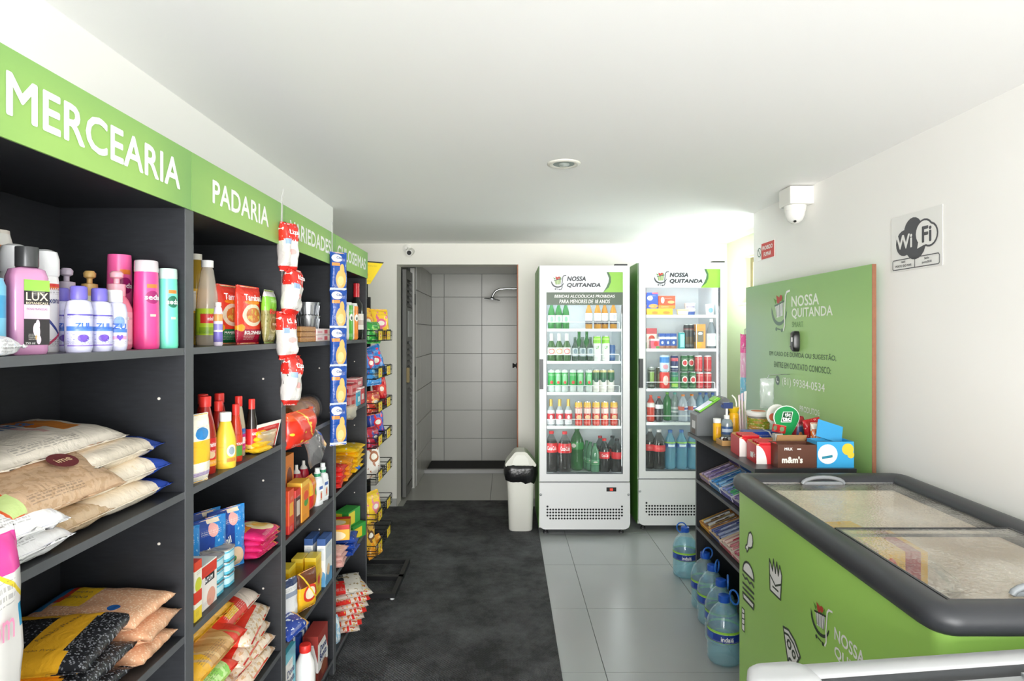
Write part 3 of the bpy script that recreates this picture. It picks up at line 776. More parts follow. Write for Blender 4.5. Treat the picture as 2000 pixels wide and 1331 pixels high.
t = bag('brown sugar bag with a dark oval emblem facing the aisle', -.805, 1.03, Z2 + .088, .27, .17, .05, P('c4a586', ('n', 16, .55, 'b89877'), ('r', 0, .1, 0, 1, 'c9582a'), ('r', .02, .12, .05, .3, 'bcd088'), ('r', .25, .45, .62, .8, 'e8dcc8')), 'sugar_bag', 'sugar bag', rx=26, lying=True, group=G, seed=7)
part('emblem', t, M('6d2f33', .5), g_polys, circ(.04, -.01, .03, 20, .022), loc=(0, -.032, 0))
text('ime', .013, M('e8c9a0', .5), t, (.04, -.033, -.01), w=.034, bold=.01)
text('DEMERARA', .009, M('3a2a22', .5), t, (-.05, -.032, .035), w=.07, bold=.02)
t = bag('large cream flour bag with blue lettering on top of the pile', -.90, 1.12, Z2 + .132, .36, .20, .05, P('efe6d8', ('r', .6, .72, .5, 1, 'e27f35'), ('r', .66, .8, .3, .75, 'e08a3c'), ('r', .5, .56, .3, .8, 'e2b6b0'), ('r', .25, .4, .82, .9, 'b23a42')), 'flour_bag', 'flour bag', lying=True, group=G, seed=8, rz=92, rx=8)
text('Finna', .035, M('2f5f8f', .5), t, (-.02, -.03, .02), w=.12, bold=.02)
bag('white sugar bag with blue corner, upper one at the left', -.80, .915, Z2 + .05, .17, .17, .055, P('f2f2f3', ('r', 0, 1, .8, 1, '3a56a8'), ('n', 6, .6, 'e4e4ea')), 'sugar_bag', 'sugar bag', lying=True, group=G, seed=9, rz=85, rx=12)
bag('white sugar bag with blue end, lower one at the left', -.805, .93, Z2, .19, .16, .05, P('f2f2f3', ('r', .0, 1, .8, 1, '3a56a8'), ('r', .9, 1, 0, 1, 'e8e8ee')), 'sugar_bag', 'sugar bag', lying=True, group=G, seed=10)
# ---- unit 1, third shelf: beans
Z3 = ZS[2]
black_b = P('26272b', ('v', 38, .26, '8b8e94'), ('v', 44, .3, '74777d', .78, 1, 0, 1), ('r', 0, .82, 0, .2, 'f0b32e'), ('r', .52, .78, .1, .85, 'f0b32e'), ('r', 0, .80, .80, 1, 'f0b32e'), rough=.28, fine=False)
cario = P('d9a784', ('v', 40, .33, 'e9c9a8'), ('r', .18, .42, .3, 1, 'f0c02e'), ('r', 0, .14, .2, 1, '2f86c4'), ('r', .14, .2, .4, .95, 'd8452e'), ('e', .72, .3, .05, .07, '2a5fa4'), rough=.3)
G = 'bean bags on the third shelf'
for k, (x, y, dz, rz, lb) in enumerate([(-.868, 1.105, 0, 2, 'lowest of the pile'), (-.862, 1.118, .042, 5, 'middle of the pile'), (-.872, 1.135, .083, 8, 'topmost of the pile')]):
    t = bag('yellow and clear bag of black beans, ' + lb, x, y, Z3 + dz, .255, .20, .046, black_b, 'black_bean_bag', 'bean bag', lying=True, rz=rz, group=G, seed=k + 3, rx=4 if k == 2 else 0)
    text('Kicaldo', .02, M('1d1b18', .5), t, (-.045, -.031, -.074), w=.085, bold=.012)
    text('Feijão Preto', .009, M('5b3b14', .5), t, (.04, -.031, -.074), w=.055)
    text('Feijão Preto', .011, M('4a3212', .5), t, (.035, -.031, .0), (0, R(-70), 0), w=.09)
for k, (x, y, dz, rz, lb) in enumerate([(-.86, 1.288, 0, 3, 'lowest of the pile'), (-.852, 1.29, .042, 6, 'middle of the pile'), (-.862, 1.285, .083, -3, 'topmost of the pile')]):
    t = bag('bag of pale brown beans with blue and yellow print, ' + lb, x, y, Z3 + dz, .25, .15, .045, cario, 'brown_bean_bag', 'bean bag', lying=True, rz=rz, group=G, seed=k + 8, rx=4 if k == 2 else 0)
    text('Feijão', .01, M('2a2a2a', .5), t, (-.05, -.026, .02), w=.045)
    text('Carioca', .014, M('2a2a2a', .5), t, (-.05, -.0265, .0), w=.055)
# ---- plump pack hanging at the near end of unit 1
t = thing('hanging_pack', 'plump white plastic pack with pink band hanging at the near shelf end', 'pack', (-.685, .762, .80))
part('wrapper', t, P('e6e4e2', ('r', 0, 1, .86, .98, 'e0489e'), ('b', .35, 1, 1.08, 1.10, 'efd23a'), ('r', .86, .93, .66, .74, '2f9fd0'), ('r', .84, 1, .08, .38, 'f0c648'), ('r', .9, 1, .2, .28, 'f29ab0'), ('e', .7, .3, .2, .12, 'f3ead0'), rough=.2), g_pillow, .165, .385, .07, 5, 1.0, .05, rot=(0, 0, R(90)))
text('Pom', .04, M('e88aac', .4), t, (.038, .012, .27), (0, 0, R(90)), w=.05)
part('hook_strip', t, CLR('eef0f2', .4, .1), g_boxes, (-.04, -.036, -.01, .01, .38, .95))
# ---- unit 2, top shelf
t = bottle('large cooking oil bottle with yellow label beside the vinegar', -.90, 1.76, Z1, ((.036, 0), (.038, .006), (.038, .09), (.036, .1), (.038, .11), (.036, .19), (.02, .235), (.014, .245)), CLR('c9a73e', .62, .08, 'e4d08c'), M('e9e6da', .4), ((.016, .245), (.016, .262), (.0, .263)), (.09, .16), P('f0bb22', ('r', .3, .42, .1, .9, 'f3efe4'), ('r', .45, .7, .05, .2, '2d6a3a')), rz=55)
bottle('clear vinegar bottle with white cap and green label', -.82, 1.664, Z1, ((.027, 0), (.029, .006), (.029, .09), (.026, .14), (.016, .205), (.0125, .215)), CLR('f4ecdf', .32, .06, 'f6eee2'), M('f2f2f0', .4), ((.0155, .213), (.0155, .232), (.0, .233)), (.028, .1), P('b7d332', ('r', .32, .68, .45, .8, 'd8332c'), ('r', .3, .7, .05, .3, '8fb52a')), rz=55, txt=(('minhoto', .011, .073, 'ffffff', .03, .02),))
bottle('slim lilac and orange sachet bottle in front of the vinegar', -.765, 1.61, Z1, ((.010, 0), (.0115, .003), (.0115, .085), (.009, .1), (.006, .105)), P('e8dcec', ('r', 0, 1, .1, .35, '7a6fc0'), ('r', 0, 1, .62, .8, 'e09a5a'), ('r', 0, 1, .4, .55, '8f88cc')), M('e9e2da', .4), ((.008, .105), (.008, .115), (0.0, .116)), rz=60, name='seasoning_bottle')
tam = lambda c: P('e4402e', ('r', 0, 1, 0, .26, c), ('e', .52, .5, .4, .19, 'e6dcc4'), ('e', .55, .5, .3, .13, 'd0783c'), ('n', 12, .55, 'd8b850', .3, .8, .4, .6), ('e', .1, .28, .12, .06, 'eda52c'), ('e', .5, .72, .3, .035, 'f0922e'))
for lb, x, y, c, s2 in (('red tomato sauce pouch with dark green base', -.825, 1.80, '1f7d4a', 'MANJERICÃO'), ('red tomato sauce pouch with crimson base', -.785, 1.842, 'b01f3c', 'BOLONHESA')):
    bag(lb, x, y, Z1, .135, .175, .03, tam(c), 'sauce_pouch', 'sauce pouch', txt=(('Tambaú', .11, .80, 'ffffff', .72, .02), (s2, .06, .2, 'ffffff', .7, .02)), rz=84, group='sauce pouches', seed=4)
bag('green pouch of olives with clear round window', -.75, 1.915, Z1, .08, .168, .03, P('8a8450', ('r', 0, 1, .86, 1, 'c9cbc8'), ('r', 0, 1, .62, .88, '7fc03a'), ('v', 14, .3, '6d6a36', 0, 1, .06, .6), ('e', .5, .36, .3, .15, 'a9a370'), ('e', .5, .36, .26, .12, '7d7846')), 'olive_pouch', 'olive pouch', txt=(('Rivoli', .09, .6, 'd8282c', .8, .02), ('COM CAROÇO', .05, .36, 'efe9d2', .5, .02)), seed=6)
bag('second olive pouch half hidden behind the green one', -.80, 1.93, Z1, .07, .15, .03, P('9a9468', ('r', 0, 1, .7, 1, '8fc04a')), 'olive_pouch', 'olive pouch', seed=7)
# ---- unit 2, second shelf: sauces
G = 'sauce bottles on the second shelf'
bag('white mayonnaise pouch with yellow and blue print', -.748, 1.466, Z2, .075, .165, .035, P('f0ead8', ('r', 0, 1, .3, .62, 'edb733'), ('e', .5, .72, .3, .09, '2f7fc0'), ('r', 0, 1, .1, .16, 'b8a8c8')), 'mayonnaise_pouch', 'sauce pouch', rz=75, seed=2)
def sauce(lb, x, y, h, r, body, cap, lm, caph=.03, tx=()):
    return bottle(lb, x, y, Z2, ((r * .95, 0), (r, .005), (r, h * .5), (r * .82, h * .64), (r * .5, h * .84), (r * .46, h - caph)), body, cap, ((r * .55, h - caph), (r * .56, h - .002), (r * .5, h)), (h * .1, h * .46), lm, txt=tx, rz=60, name='sauce_bottle', group=G)
kred = M('9c1f1a', .25)
sauce('large ketchup bottle with red cap and red label', -.778, 1.567, .198, .026, M('a6261e', .2), M('e2332c', .35), P('d9282a', ('r', 0, 1, 0, .22, 'eda22c'), ('e', .5, .4, .08, .12, 'e8c8a0')), .027, (('Palmeiron', .012, .075, 'ffffff', .03, .02), ('Catchup', .008, .058, 'f7dcd0', .024, .01)))
sauce('yellow mustard bottle with white cap', -.757, 1.635, .148, .0265, M('f0c53c', .3), M('f2f2ee', .4), P('f0c53c', ('e', .5, .6, .08, .3, 'e9e4d4'), ('e', .5, .6, .05, .2, '8fa0a8'), ('r', .42, .58, .05, .25, 'd8893c')), .024)
sauce('red capped sauce bottle behind the large ketchup', -.85, 1.70, .19, .024, kred, M('e2332c', .35), P('d23a2c'), .027)
sauce('red capped sauce bottle behind the mustard', -.84, 1.775, .185, .024, kred, M('e2332c', .35), P('d23a2c'), .027)
sauce('short red capped sauce bottle between ketchup and mustard', -.80, 1.685, .172, .02, kred, M('e2332c', .35), P('d23a2c'), .027)
sauce('slim red pepper sauce bottle with white lettering', -.765, 1.715, .160, .0175, M('c8391f', .2), M('e2332c', .35), P('d8442a', ('r', .4, .6, .0, .5, '4f9a3a')), .03, (('MOLHO', .007, .05, 'ffffff', .022, .02),))
sauce('slim clear garlic sauce bottle with magenta label', -.79, 1.79, .175, .0185, CLR('e8d9bb', .6, .1, 'efe6d2'), M('e2332c', .35), P('cf2f8c', ('r', 0, 1, .75, 1, '3a6fc0'), ('r', .4, .6, .3, .6, 'f3e9ef')), .03)
sauce('slim dark soy sauce bottle with red cap', -.765, 1.822, .163, .017, M('1f1512', .15), M('e2332c', .35), P('d12a2c', ('r', 0, 1, 0, .2, 'e0c060')), .03, (('GOTA', .008, .06, 'ffffff', .022, .02),))
t = thing('spice_card', 'red spice header card with white edge leaning at the shelf end', 'spice pack', (-.755, 1.885, Z2 + .002), 80, None, 14)
part('card', t, P('cf2f30', ('r', 0, .04, 0, 1, 'f2eee8'), ('r', .96, 1, 0, 1, 'f2eee8'), ('r', 0, 1, .88, 1, 'f2eee8'), ('e', .3, .5, .07, .16, 'e6b83c'), ('e', .6, .5, .07, .16, '5f9a3a')), g_box, .13, .002, .085, 0)
part('pouch', t, CLR('efe6c8', .35, .1), g_pillow, .1, .06, .02, 3, 1.0, .06, loc=(-.02, -.012, .005))
for k in range(4):
    bag('small yellow seasoning sachet on the sauce shelf, %s from the bottom' % ORD[k], -.755 - .004 * k, 1.838 + .003 * k, Z2 + .016 * k, .075, .06, .02, P('eec42a', ('r', .2, .8, .3, .6, 'd8632a')), 'seasoning_sachet', 'sachet', lying=True, rz=80 + 5 * k, group='yellow sachets', seed=k)
# ---- unit 2, third shelf
blue_p = P('27479a', ('r', .62, 1, 0, 1, '2f86d0'), ('n', 16, .62, '8fc4ea', .66, .95, .3, .9), ('e', .62, .16, .3, .2, 'e6c9a8'), ('e', .62, .17, .06, .05, '4f8a4a'), ('e', .6, .82, .12, .1, 'e9a8a4'), ('r', .5, .8, .92, 1, 'e9d9c2'), rough=.25)
for k, (x, y, lb) in enumerate([(-.845, 1.56, 'leftmost of the row'), (-.825, 1.665, 'second from the left'), (-.87, 1.73, 'third, half hidden'), (-.815, 1.765, 'rightmost of the row')]):
    t = bag('blue pouch of ready seasoning rice, ' + lb, x, y, Z3, .125, .18, .036, blue_p, 'blue_pouch', 'food pouch', rz=62, group='blue pouches on the third shelf', seed=k + 2, wr=.7, seam=.1)
    text('Camil', .022, WHITE, t, (-.025, -.022, .09), (0, R(-12), 0), w=.05, bold=.03)
carton('narrow soup carton with a green pea picture', -.765, 1.458, Z3, .034, .05, .142, P('efe9d8', ('r', 0, 1, .85, 1, 'd8472e'), ('e', .5, .6, .45, .12, 'c8cc3c'), ('r', 0, 1, .3, .5, 'd8402e'), ('r', 0, 1, 0, .22, 'e6c838')), 'soup_carton', 'box')
carton('white and red tuna carton with dark name tag', -.785, 1.528, Z3, .088, .07, .112, P('eee6e0', ('r', 0, 1, .72, 1, 'd8402e'), ('e', .65, .2, .25, .2, 'e0a08c'), ('r', .3, .85, .55, .72, '2b2b2d'), ('r', 0, 1, .97, 1, 'dfe8e0')), 'tuna_carton', 'box', txt=(('ATUM', .1, .635, 'ffffff', .45, .02),))
tin_m = P('3aaecb', ('r', 0, 1, .9, 1, 'd9eef2'), ('r', .35, .6, .25, .75, 'bfe6f0'))
for k, (y, z, lb) in enumerate([(1.605, 0, 'bottom tin of the near stack'), (1.605, .034, 'middle tin of the near stack'), (1.605, .068, 'top tin of the near stack'), (1.668, .0, 'bottom tin of the far stack'), (1.668, .034, 'middle tin of the far stack'), (1.668, .068, 'top tin of the far stack')]):
    t = thing('fish_tin', 'flat light blue fish tin, ' + lb, 'tin', (-.805, y, Z3 + z), 90, 'fish tins on the third shelf')
    part('tin_body', t, tin_m, g_lathe, ((.5, 0), (.5, .030)), 24, .056, .10, 6.0)
    part('lid', t, M('c9ced2', .25, .8) if k not in (2, 5) else P('8f8a80', ('n', 6, .5, 'b8b0a2')), g_lathe, ((.52, .030), (.52, .033), (.46, .033), (.45, .0315), (0.0, .0315)), 24, .056, .10, 6.0)
noo = P('d22a6a', ('e', .68, .45, .28, .36, 'efd9a8'), ('e', .7, .45, .16, .2, 'e8c06a'), ('r', .1, .45, .55, .85, 'ee8f2c'), ('b', 1, .5, .9, .95, 'f0a23c'), rough=.25)
for k in range(4):
    bag('pink instant noodle pack lying in a pile, %s from the bottom' % ORD[k], -.80 + .006 * k, 1.895 - .006 * k, Z3 + .021 * k, .14, .12, .028, noo, 'noodle_pack', 'noodle pack', lying=True, rz=86 + 7 * (k % 2), rx=8 if k == 3 else 0, group='pink noodle packs', seed=k)
# ---- unit 2, fourth shelf: pasta bags in a heap
Z4 = ZS[3]
pr = P('e2402f', ('r', 0, 1, 0, .2, 'ead9c6'), ('n', 13, .55, 'd8b48c', 0, 1, 0, .2), ('r', .8, 1, 0, 1, 'e4d4c4'), ('n', 13, .55, 'c8a078', .8, 1, 0, 1), ('r', .08, .6, .52, .6, 'f6d8cc'), ('r', .08, .5, .66, .71, 'f3c8bc'), ('e', .1, .5, .1, .16, 'b81f34'), rough=.22)
py_ = P('c99a5e', ('r', 0, .3, 0, 1, 'efb52e'), ('r', .72, 1, 0, 1, 'e2402f'), ('b', 14, 9, 4, 4.6, 'dab27a'), ('b', 14, 9, 6, 6.6, 'dab27a'), ('b', 14, 9, 8, 8.6, 'b5834a'), ('b', 14, 9, 10, 10.6, 'dab27a'), ('b', 14, 9, 12, 12.6, 'b5834a'), ('e', .45, .85, .18, .12, 'b05a38'), rough=.25)
pg = P('8fd05e', ('n', 12, .5, 'c4e89a'), ('e', .35, .62, .35, .12, 'd49a4c'), ('r', 0, .6, .75, 1, 'd8e6c0'), ('r', .8, 1, 0, 1, 'e2402f'), rough=.25)
G = 'pasta bags heaped on the fourth shelf'
for k, (lb, x, y, z, w, h, mt_, rz, rx) in enumerate([
    ('red pasta bag at the bottom of the heap, left', -.84, 1.56, 0, .25, .2, pr, 88, 0), ('red pasta bag at the bottom of the heap, right', -.83, 1.82, 0, .25, .19, pr, 92, 0),
    ('red pasta bag in the second layer, right', -.835, 1.81, .045, .25, .19, pr, 86, 0), ('red pasta bag in the second layer, left', -.84, 1.56, .055, .24, .2, pr, 92, 0),
    ('green pasta bag with parsley picture, facing the aisle', -.835, 1.555, .115, .24, .2, pg, 90, 8), ('red pasta bag above the green one', -.835, 1.80, .09, .27, .19, pr, 96, 6),
    ('tan penne pasta bag with yellow and red ends', -.84, 1.60, .178, .28, .2, py_, 90, 12), ('red pasta bag with clear side, upper right', -.83, 1.825, .135, .26, .18, pr, 100, 10),
    ('yellow pasta bag behind the penne', -.89, 1.67, .222, .24, .18, P('f0b12e', ('r', .55, .8, .1, .4, 'c82a34'), ('r', 0, 1, .8, 1, 'd8722c')), 90, 8), ('spaghetti bag with clear window and red ends, topmost', -.87, 1.81, .19, .27, .18, P('e2402f', ('r', .1, .5, .3, .9, 'b98a52'), ('n', 9, .55, 'd9b884', .1, .5, .3, .9), ('r', .62, 1, 0, .45, 'ead9cc'), ('r', .2, .45, .08, .18, 'f0c02e')), 92, 14)]):
    bag(lb, x, y, Z4 + z, w, h, .052, mt_, 'pasta_bag', 'pasta bag', lying=True, rz=rz, rx=rx, group=G, seed=k + 1)
# ---- unit 3, top shelf
foil = M('c3c5c8', .28, .85)
for k in range(3):
    t = thing('foil_tub', 'round ribbed foil baking tub, %s of the stack' % ['lowest', 'middle', 'topmost'][k], 'foil tub', (-.82, 2.497, Z1 + k * .054), 0, 'foil tubs')
    prof = ((.042, 0), (.049, .046), (.052, .047), (.052, .050))
    v = part('cup', t, foil, g_lathe, prof, 40)
    for i in range(0, 40, 2):
        a = 2 * math.pi * i / 40
        part('rib', t, M('8d8f93', .3, .8), g_boxes, (.041, .0435, -.002, .002, .002, .044), rot=(0, R(8), a), loc=(0, 0, 0))
for k in range(3):
    carton('flat light brown biscuit pack beside the foil tubs, %s of the stack' % ['lowest', 'middle', 'topmost'][k], -.765, 2.27, Z1 + k * .0195, .17, .05, .019, P('b9803f', ('n', 8, .55, 'c99558'), ('r', 0, 1, .85, 1, '8f5a2a')), 'biscuit_pack', 'pack', bev=.003, group='brown packs')
for k in range(2):
    carton('flat pink and white soap pack, %s of two' % ['lower', 'upper'][k], -.752, 2.462, Z1 + k * .026, .175, .02, .025, P('efdcd8', ('r', .55, .8, .2, .8, 'd8485a'), ('r', .05, .4, .3, .6, 'e0a0a8')), 'soap_pack', 'soap', bev=.002, group='pink soap packs')
# ---- unit 3, second shelf: bread
film = CLR('f2eee8', .08, .08, 'fdfcfa')
t = thing('bread_bag', 'brown bread loaf in a clear plastic bag with twisted neck', 'bread', (-.80, 2.36, Z2 + .052), 90)
part('loaf', t, P('a06a42', ('g', .2, 1, 'b98050'), ('n', 5, .55, '8a5430'), fine=False), g_lathe, ((0.0, -.15), (.03, -.147), (.046, -.11), (.05, 0), (.046, .1), (.03, .14), (0.0, .143)), 18, 1.15, .95, rot=(0, R(90), 0))
part('film', t, film, g_lathe, ((.034, -.155), (.053, -.12), (.056, 0), (.052, .11), (.03, .155), (.012, .185), (.009, .195)), 16, 1.15, .95, 2.0, False, rot=(0, R(90), 0))
part('twist_tail', t, CLR('f2ecd8', .3, .1, 'f8f4e8'), g_fan, ((.185, .008, 1), (.2, .012, 1), (.25, .03, .5), (.31, .034, .5)), 3, rot=(R(20), R(6), R(-34)), loc=(0, .03, 0))
t = thing('bread_bag', 'red and yellow dotted bread bag slumping over the shelf edge', 'bread', (-.735, 2.11, Z2 - .035), 82, None, 8)
part('wrapper', t, P('da3222', ('v', 5.0, .22, 'efc23a'), ('r', .0, 1, .8, 1, 'e2562e'), ('b', 1, .6, .95, 1.0, 'f0c048'), rough=.2), g_pillow, .20, .13, .07, 9, 1.6, .06)
part('film_tail', t, CLR('f4f2f2', .13, .06, 'fdfcfc'), g_fan, ((-.01, .035, .6), (.04, .05, .5), (.09, .055, .4), (.125, .06, .3)), 7, loc=(.06, -.02, .03), rot=(0, R(42), 0))
# ---- unit 3, third shelf
carton('tall orange carton at the back beside the divider', -.85, 2.25, Z3, .12, .08, .235, P('e8862a', ('e', .62, .6, .25, .2, '7a3a1c'), ('r', 0, 1, 0, .3, 'c92a2c')), 'cereal_carton', 'box')
G = 'cartons on the third shelf of the third unit'
for lb, y, w, h, mt_ in (('narrow red orange carton nearest the divider', 2.092, .05, .15, P('e2502c', ('r', .1, .8, .4, .7, 'f0b040'), ('r', 0, 1, 0, .2, 'd0302a'))), ('dark carton with red top beside the orange ones', 2.157, .055, .135, P('54281f', ('r', 0, 1, .8, 1, 'd8302a'), ('r', .2, .8, .3, .7, 'd9c8bc'))), ('orange carton with a green leaf print', 2.238, .085, .145, P('f09a26', ('r', 0, 1, .88, 1, 'f4c04a'), ('e', .55, .45, .25, .1, '4f9a42'), ('e', .55, .62, .3, .12, 'e8502e')))):
    carton(lb, -.768, y, Z3, w, .055, h, mt_, 'snack_carton', 'box', group=G, bev=.003)
bag('red and yellow rounded snack carton pack', -.768, 2.345, Z3, .105, .135, .05, P('e03028', ('h', .35, .6, 'e8932a'), ('r', 0, .4, .5, 1, 'f0b82a'), ('e', .72, .55, .18, .12, '5f9a3c')), 'snack_pack', 'snack pack', wr=.4, seed=4)
G = 'bottles on the third shelf of the third unit'
for k, y in enumerate((2.35, 2.44, 2.525)):
    bottle('red squeeze bottle with white tip, %s from the near side' % ORD[k], -.845, y, Z3, ((.02, 0), (.022, .005), (.022, .11), (.016, .125)), M('c5203a', .3), M('eeeae4', .4), ((.016, .125), (.015, .13), (.007, .14), (.006, .158), (0, .159)), name='squeeze_bottle', group=G)
for k, (x, y, h) in enumerate(((-.76, 2.436, .147), (-.76, 2.508, .152))):
    t = bottle('white mouthwash bottle with green cap, %s' % ('nearer one' if k == 0 else 'farther one'), x, y, Z3, ((.5, 0), (.52, .004), (.52, .09), (.46, .104), (.2, .112)), M('e9ebee', .3), M('dfe6e4', .35), ((.0125, .112), (.013, .114), (.013, h - .018), (.010, h - .016), (.0095, h), (0, h)), rz=75, sx=.05, sy=.032, sq=4.0, n=20, name='mouthwash_bottle', group=G)
    part('cap_band', t, M('2f8a62', .4), g_lathe, ((.0135, .114), (.0135, .126)), 14, 1, 1, 2.0, False)
    part('label', t, P('eef0f2', ('r', .15, .85, .72, .9, '4a6ab0'), ('r', .35, .75, .1, .6, 'c8b29a'), ('r', .45, .65, .2, .5, 'c8402e')), g_box, .034, .0006, .07, 0, loc=(0, -.0172, .012))
# ---- unit 3, fourth shelf
yel = P('f0c41e', ('r', .3, .8, .2, .5, 'e09a22'), ('r', 0, 1, .9, 1, 'f5d64a'), ('e', .55, .35, .2, .1, 'd8402c'))
G = 'yellow cartons on the fourth shelf'
for lb, x, y in (('yellow starch carton in front of the white boxes', -.767, 2.405), ('yellow starch carton behind the front one', -.815, 2.395), ('yellow starch carton in the middle of the shelf', -.83, 2.29), ('yellow starch carton beside the divider', -.84, 2.19)):
    carton(lb, x, y, Z4, .072, .044, .152, yel, 'starch_carton', 'box', group=G)
wb_ = P('eef0f2', ('r', 0, 1, .86, 1, '3e5f9c'), ('r', .1, .9, .55, .8, 'd6dfe8'), ('e', .6, .1, .6, .22, '5f9fce'), ('e', .45, .3, .2, .12, 'e8c8a4'))
for lb, x, y in (('white medicine carton with blue top at the shelf end', -.752, 2.508), ('white medicine carton with blue top behind the first', -.805, 2.512)):
    t = carton(lb, x, y, Z4, .095, .034, .195, wb_, 'medicine_carton', 'box', group='white cartons on the fourth shelf')
    part('side_stripe', t, M('4a68a4', .4), g_boxes, (-.03, .03, -.012, .012, .1952, .1956))
bag('yellow and brown cookie pouch in front of the yellow cartons', -.75, 2.27, Z4, .10, .145, .035, P('f0b92a', ('r', 0, 1, .62, 1, '6a3a24'), ('e', .55, .42, .36, .22, 'd8402c'), ('e', .55, .42, .26, .15, 'f0e2c8'), ('b', 1, 1, 1.05, 1.12, 'e8c83a')), 'cookie_pouch', 'snack pouch', rz=66, seed=6)
bag('white flour sack with navy top standing by the divider', -.79, 2.155, Z4, .12, .15, .045, P('ececee', ('r', 0, 1, .86, 1, '2c3c66'), ('r', 0, 1, 0, .12, 'e9a45a'), ('r', .4, .9, .62, .74, '9fa8bc')), 'flour_sack', 'flour sack', rz=66, seed=3)
bag('dark blue snack packet lying at the shelf front', -.752, 2.10, Z4, .14, .085, .036, P('1f3f9a', ('n', 7, .6, 'd6e0ef'), ('r', .86, 1, 0, 1, 'e0b060')), 'snack_packet', 'snack bag', lying=True, rz=80, rx=25, seed=5)
# ---- unit 3, bottom shelf
Z5 = ZS[4]
db = P('f0ecea', ('r', 0, 1, .82, 1, '9c3a34'), ('b', 1, .8, 1.35, 2, '9c3a34'), ('r', 0, 1, 0, .25, '6e2a20'), ('e', .6, .2, .3, .14, '8a4a32'))
t = carton('white and brown cake mix carton with blue lettering', -.765, 2.43, Z5, .13, .06, .19, db, 'cake_mix_carton', 'box', txt=(('Dona', .15, .66, '2a3f7a', .62, .02), ('Benta', .15, .5, '2a3f7a', .66, .02), ('CHOCOLATE', .05, .36, '7a3a34', .5, .01)))
carton('blue and white cake mix carton behind the first', -.835, 2.42, Z5, .13, .06, .195, P('2a4a9c', ('r', .3, .45, 0, 1, 'e8ecf2'), ('r', .6, .75, 0, 1, 'e8ecf2')), 'cake_mix_carton', 'box')
carton('teal and white cake mix carton beside the divider', -.80, 2.165, Z5, .10, .06, .25, P('f0ecea', ('r', .7, 1, 0, 1, '5fc0d6'), ('r', 0, 1, .85, 1, '5fc0d6'), ('r', 0, 1, 0, .3, '8a3a2c')), 'cake_mix_carton', 'box', txt=(('Dona', .1, .68, '2a3f7a', .7, .02), ('Benta', .1, .56, '2a3f7a', .7, .02)))
bottle('white milk bottle with red cap in front of the cake mix', -.75, 2.26, Z5, ((.034, 0), (.037, .006), (.037, .11), (.034, .15), (.02, .182), (.018, .19)), M('efeeec', .3), M('e0322c', .4), ((.021, .19), (.0215, .192), (.0215, .212), (.019, .216), (0, .217)), (.03, .075), P('6e2a20', ('r', .3, .7, .3, .7, 'd8b8a8')), name='milk_bottle')
# ---- hanging strips of snack bags on the sign edges
rs = P('d4d0cc', ('r', 0, 1, .62, 1, 'd5342c'), ('r', 0, 1, 0, .1, 'd5342c'), ('n', 9, .62, 'f3eeea', 0, 1, .62, 1), ('r', .1, .4, .55, .66, '8fa8c8'), ('e', .5, .4, .2, .06, 'd9a8a4'), rough=.2)
tape = CLR('f3f3f1', .7, .2)
yt = [440, 527, 612, 698, 788]
for k in range(4):
    y = 1.952; z1, z0 = Zp(yt[k], y) , Zp(yt[k + 1], y)
    t = bag('red and white snack bag on the hanging strip, %s' % ['topmost', 'second from the top', 'third from the top', 'lowest'][k], -.70 + (.003 if k % 2 else -.003), y, z0 - .006, .066, z1 - z0 + .012, .055, rs, 'strip_snack_bag', 'snack bag', rz=58 + (14 if k % 2 else 0), ry=[0, 9, -4, 6][k], group='red and white bags on the strip', seed=k + 12, wr=1.8, txt=(('Liza', .1, .8, 'ffffff', .5, .02),))
t = thing('hanging_strip', 'white tape strip holding the red snack bags on the sign', 'strip', (-.722, 1.955, 1.79))
part('tape', t, tape, g_boxes, (-.003, -.0022, -.006, .006, -.04, .08), rot=(R(-3), 0, 0))
part('tape_end', t, tape, g_boxes, (-.003, -.0022, -.006, .006, -.0, .05), loc=(0, .0, .078), rot=(R(-22), 0, 0))
part('strip', t, CLR('dddddd', .3, .2), g_boxes, (-.002, -.0012, -.005, .005, -.58, -.04))
cb = P('2450a4', ('e', .58, .3, .3, .24, 'e3b46a'), ('e', .62, .55, .14, .14, 'e3b46a'), ('e', .55, .26, .18, .12, 'edcb8e'), ('e', .35, .84, .3, .1, 'e9eef4'), ('r', .05, .5, .64, .72, 'e8954e'), ('r', 0, 1, 0, .08, 'dfe6ee'), rough=.22)
yb = [495, 567, 641, 716, 791, 868]
for k in range(5):
    y = 2.505; z1, z0 = Zp(yb[k], y), Zp(yb[k + 1], y)
    bag('blue snack bag with golden chip picture, %s on the strip' % ['topmost', 'second', 'third', 'fourth', 'lowest'][k], -.695, y, z0 - .004, .076, z1 - z0 + .008, .034, cb, 'strip_chip_bag', 'snack bag', rz=40, group='blue bags on the strip', seed=k + 4, wr=1.0, txt=(('Chips', .08, .84, '24458c', .42, .02),))
t = thing('hanging_strip', 'clear strip holding the blue snack bags on the sign', 'strip', (-.722, 2.52, 1.79))
part('tape', t, tape, g_boxes, (-.003, -.0022, -.006, .006, -.03, .12))
part('strip', t, CLR('dddddd', .3, .2), g_boxes, (-.002, -.0012, -.006, .006, -.80, -.03))
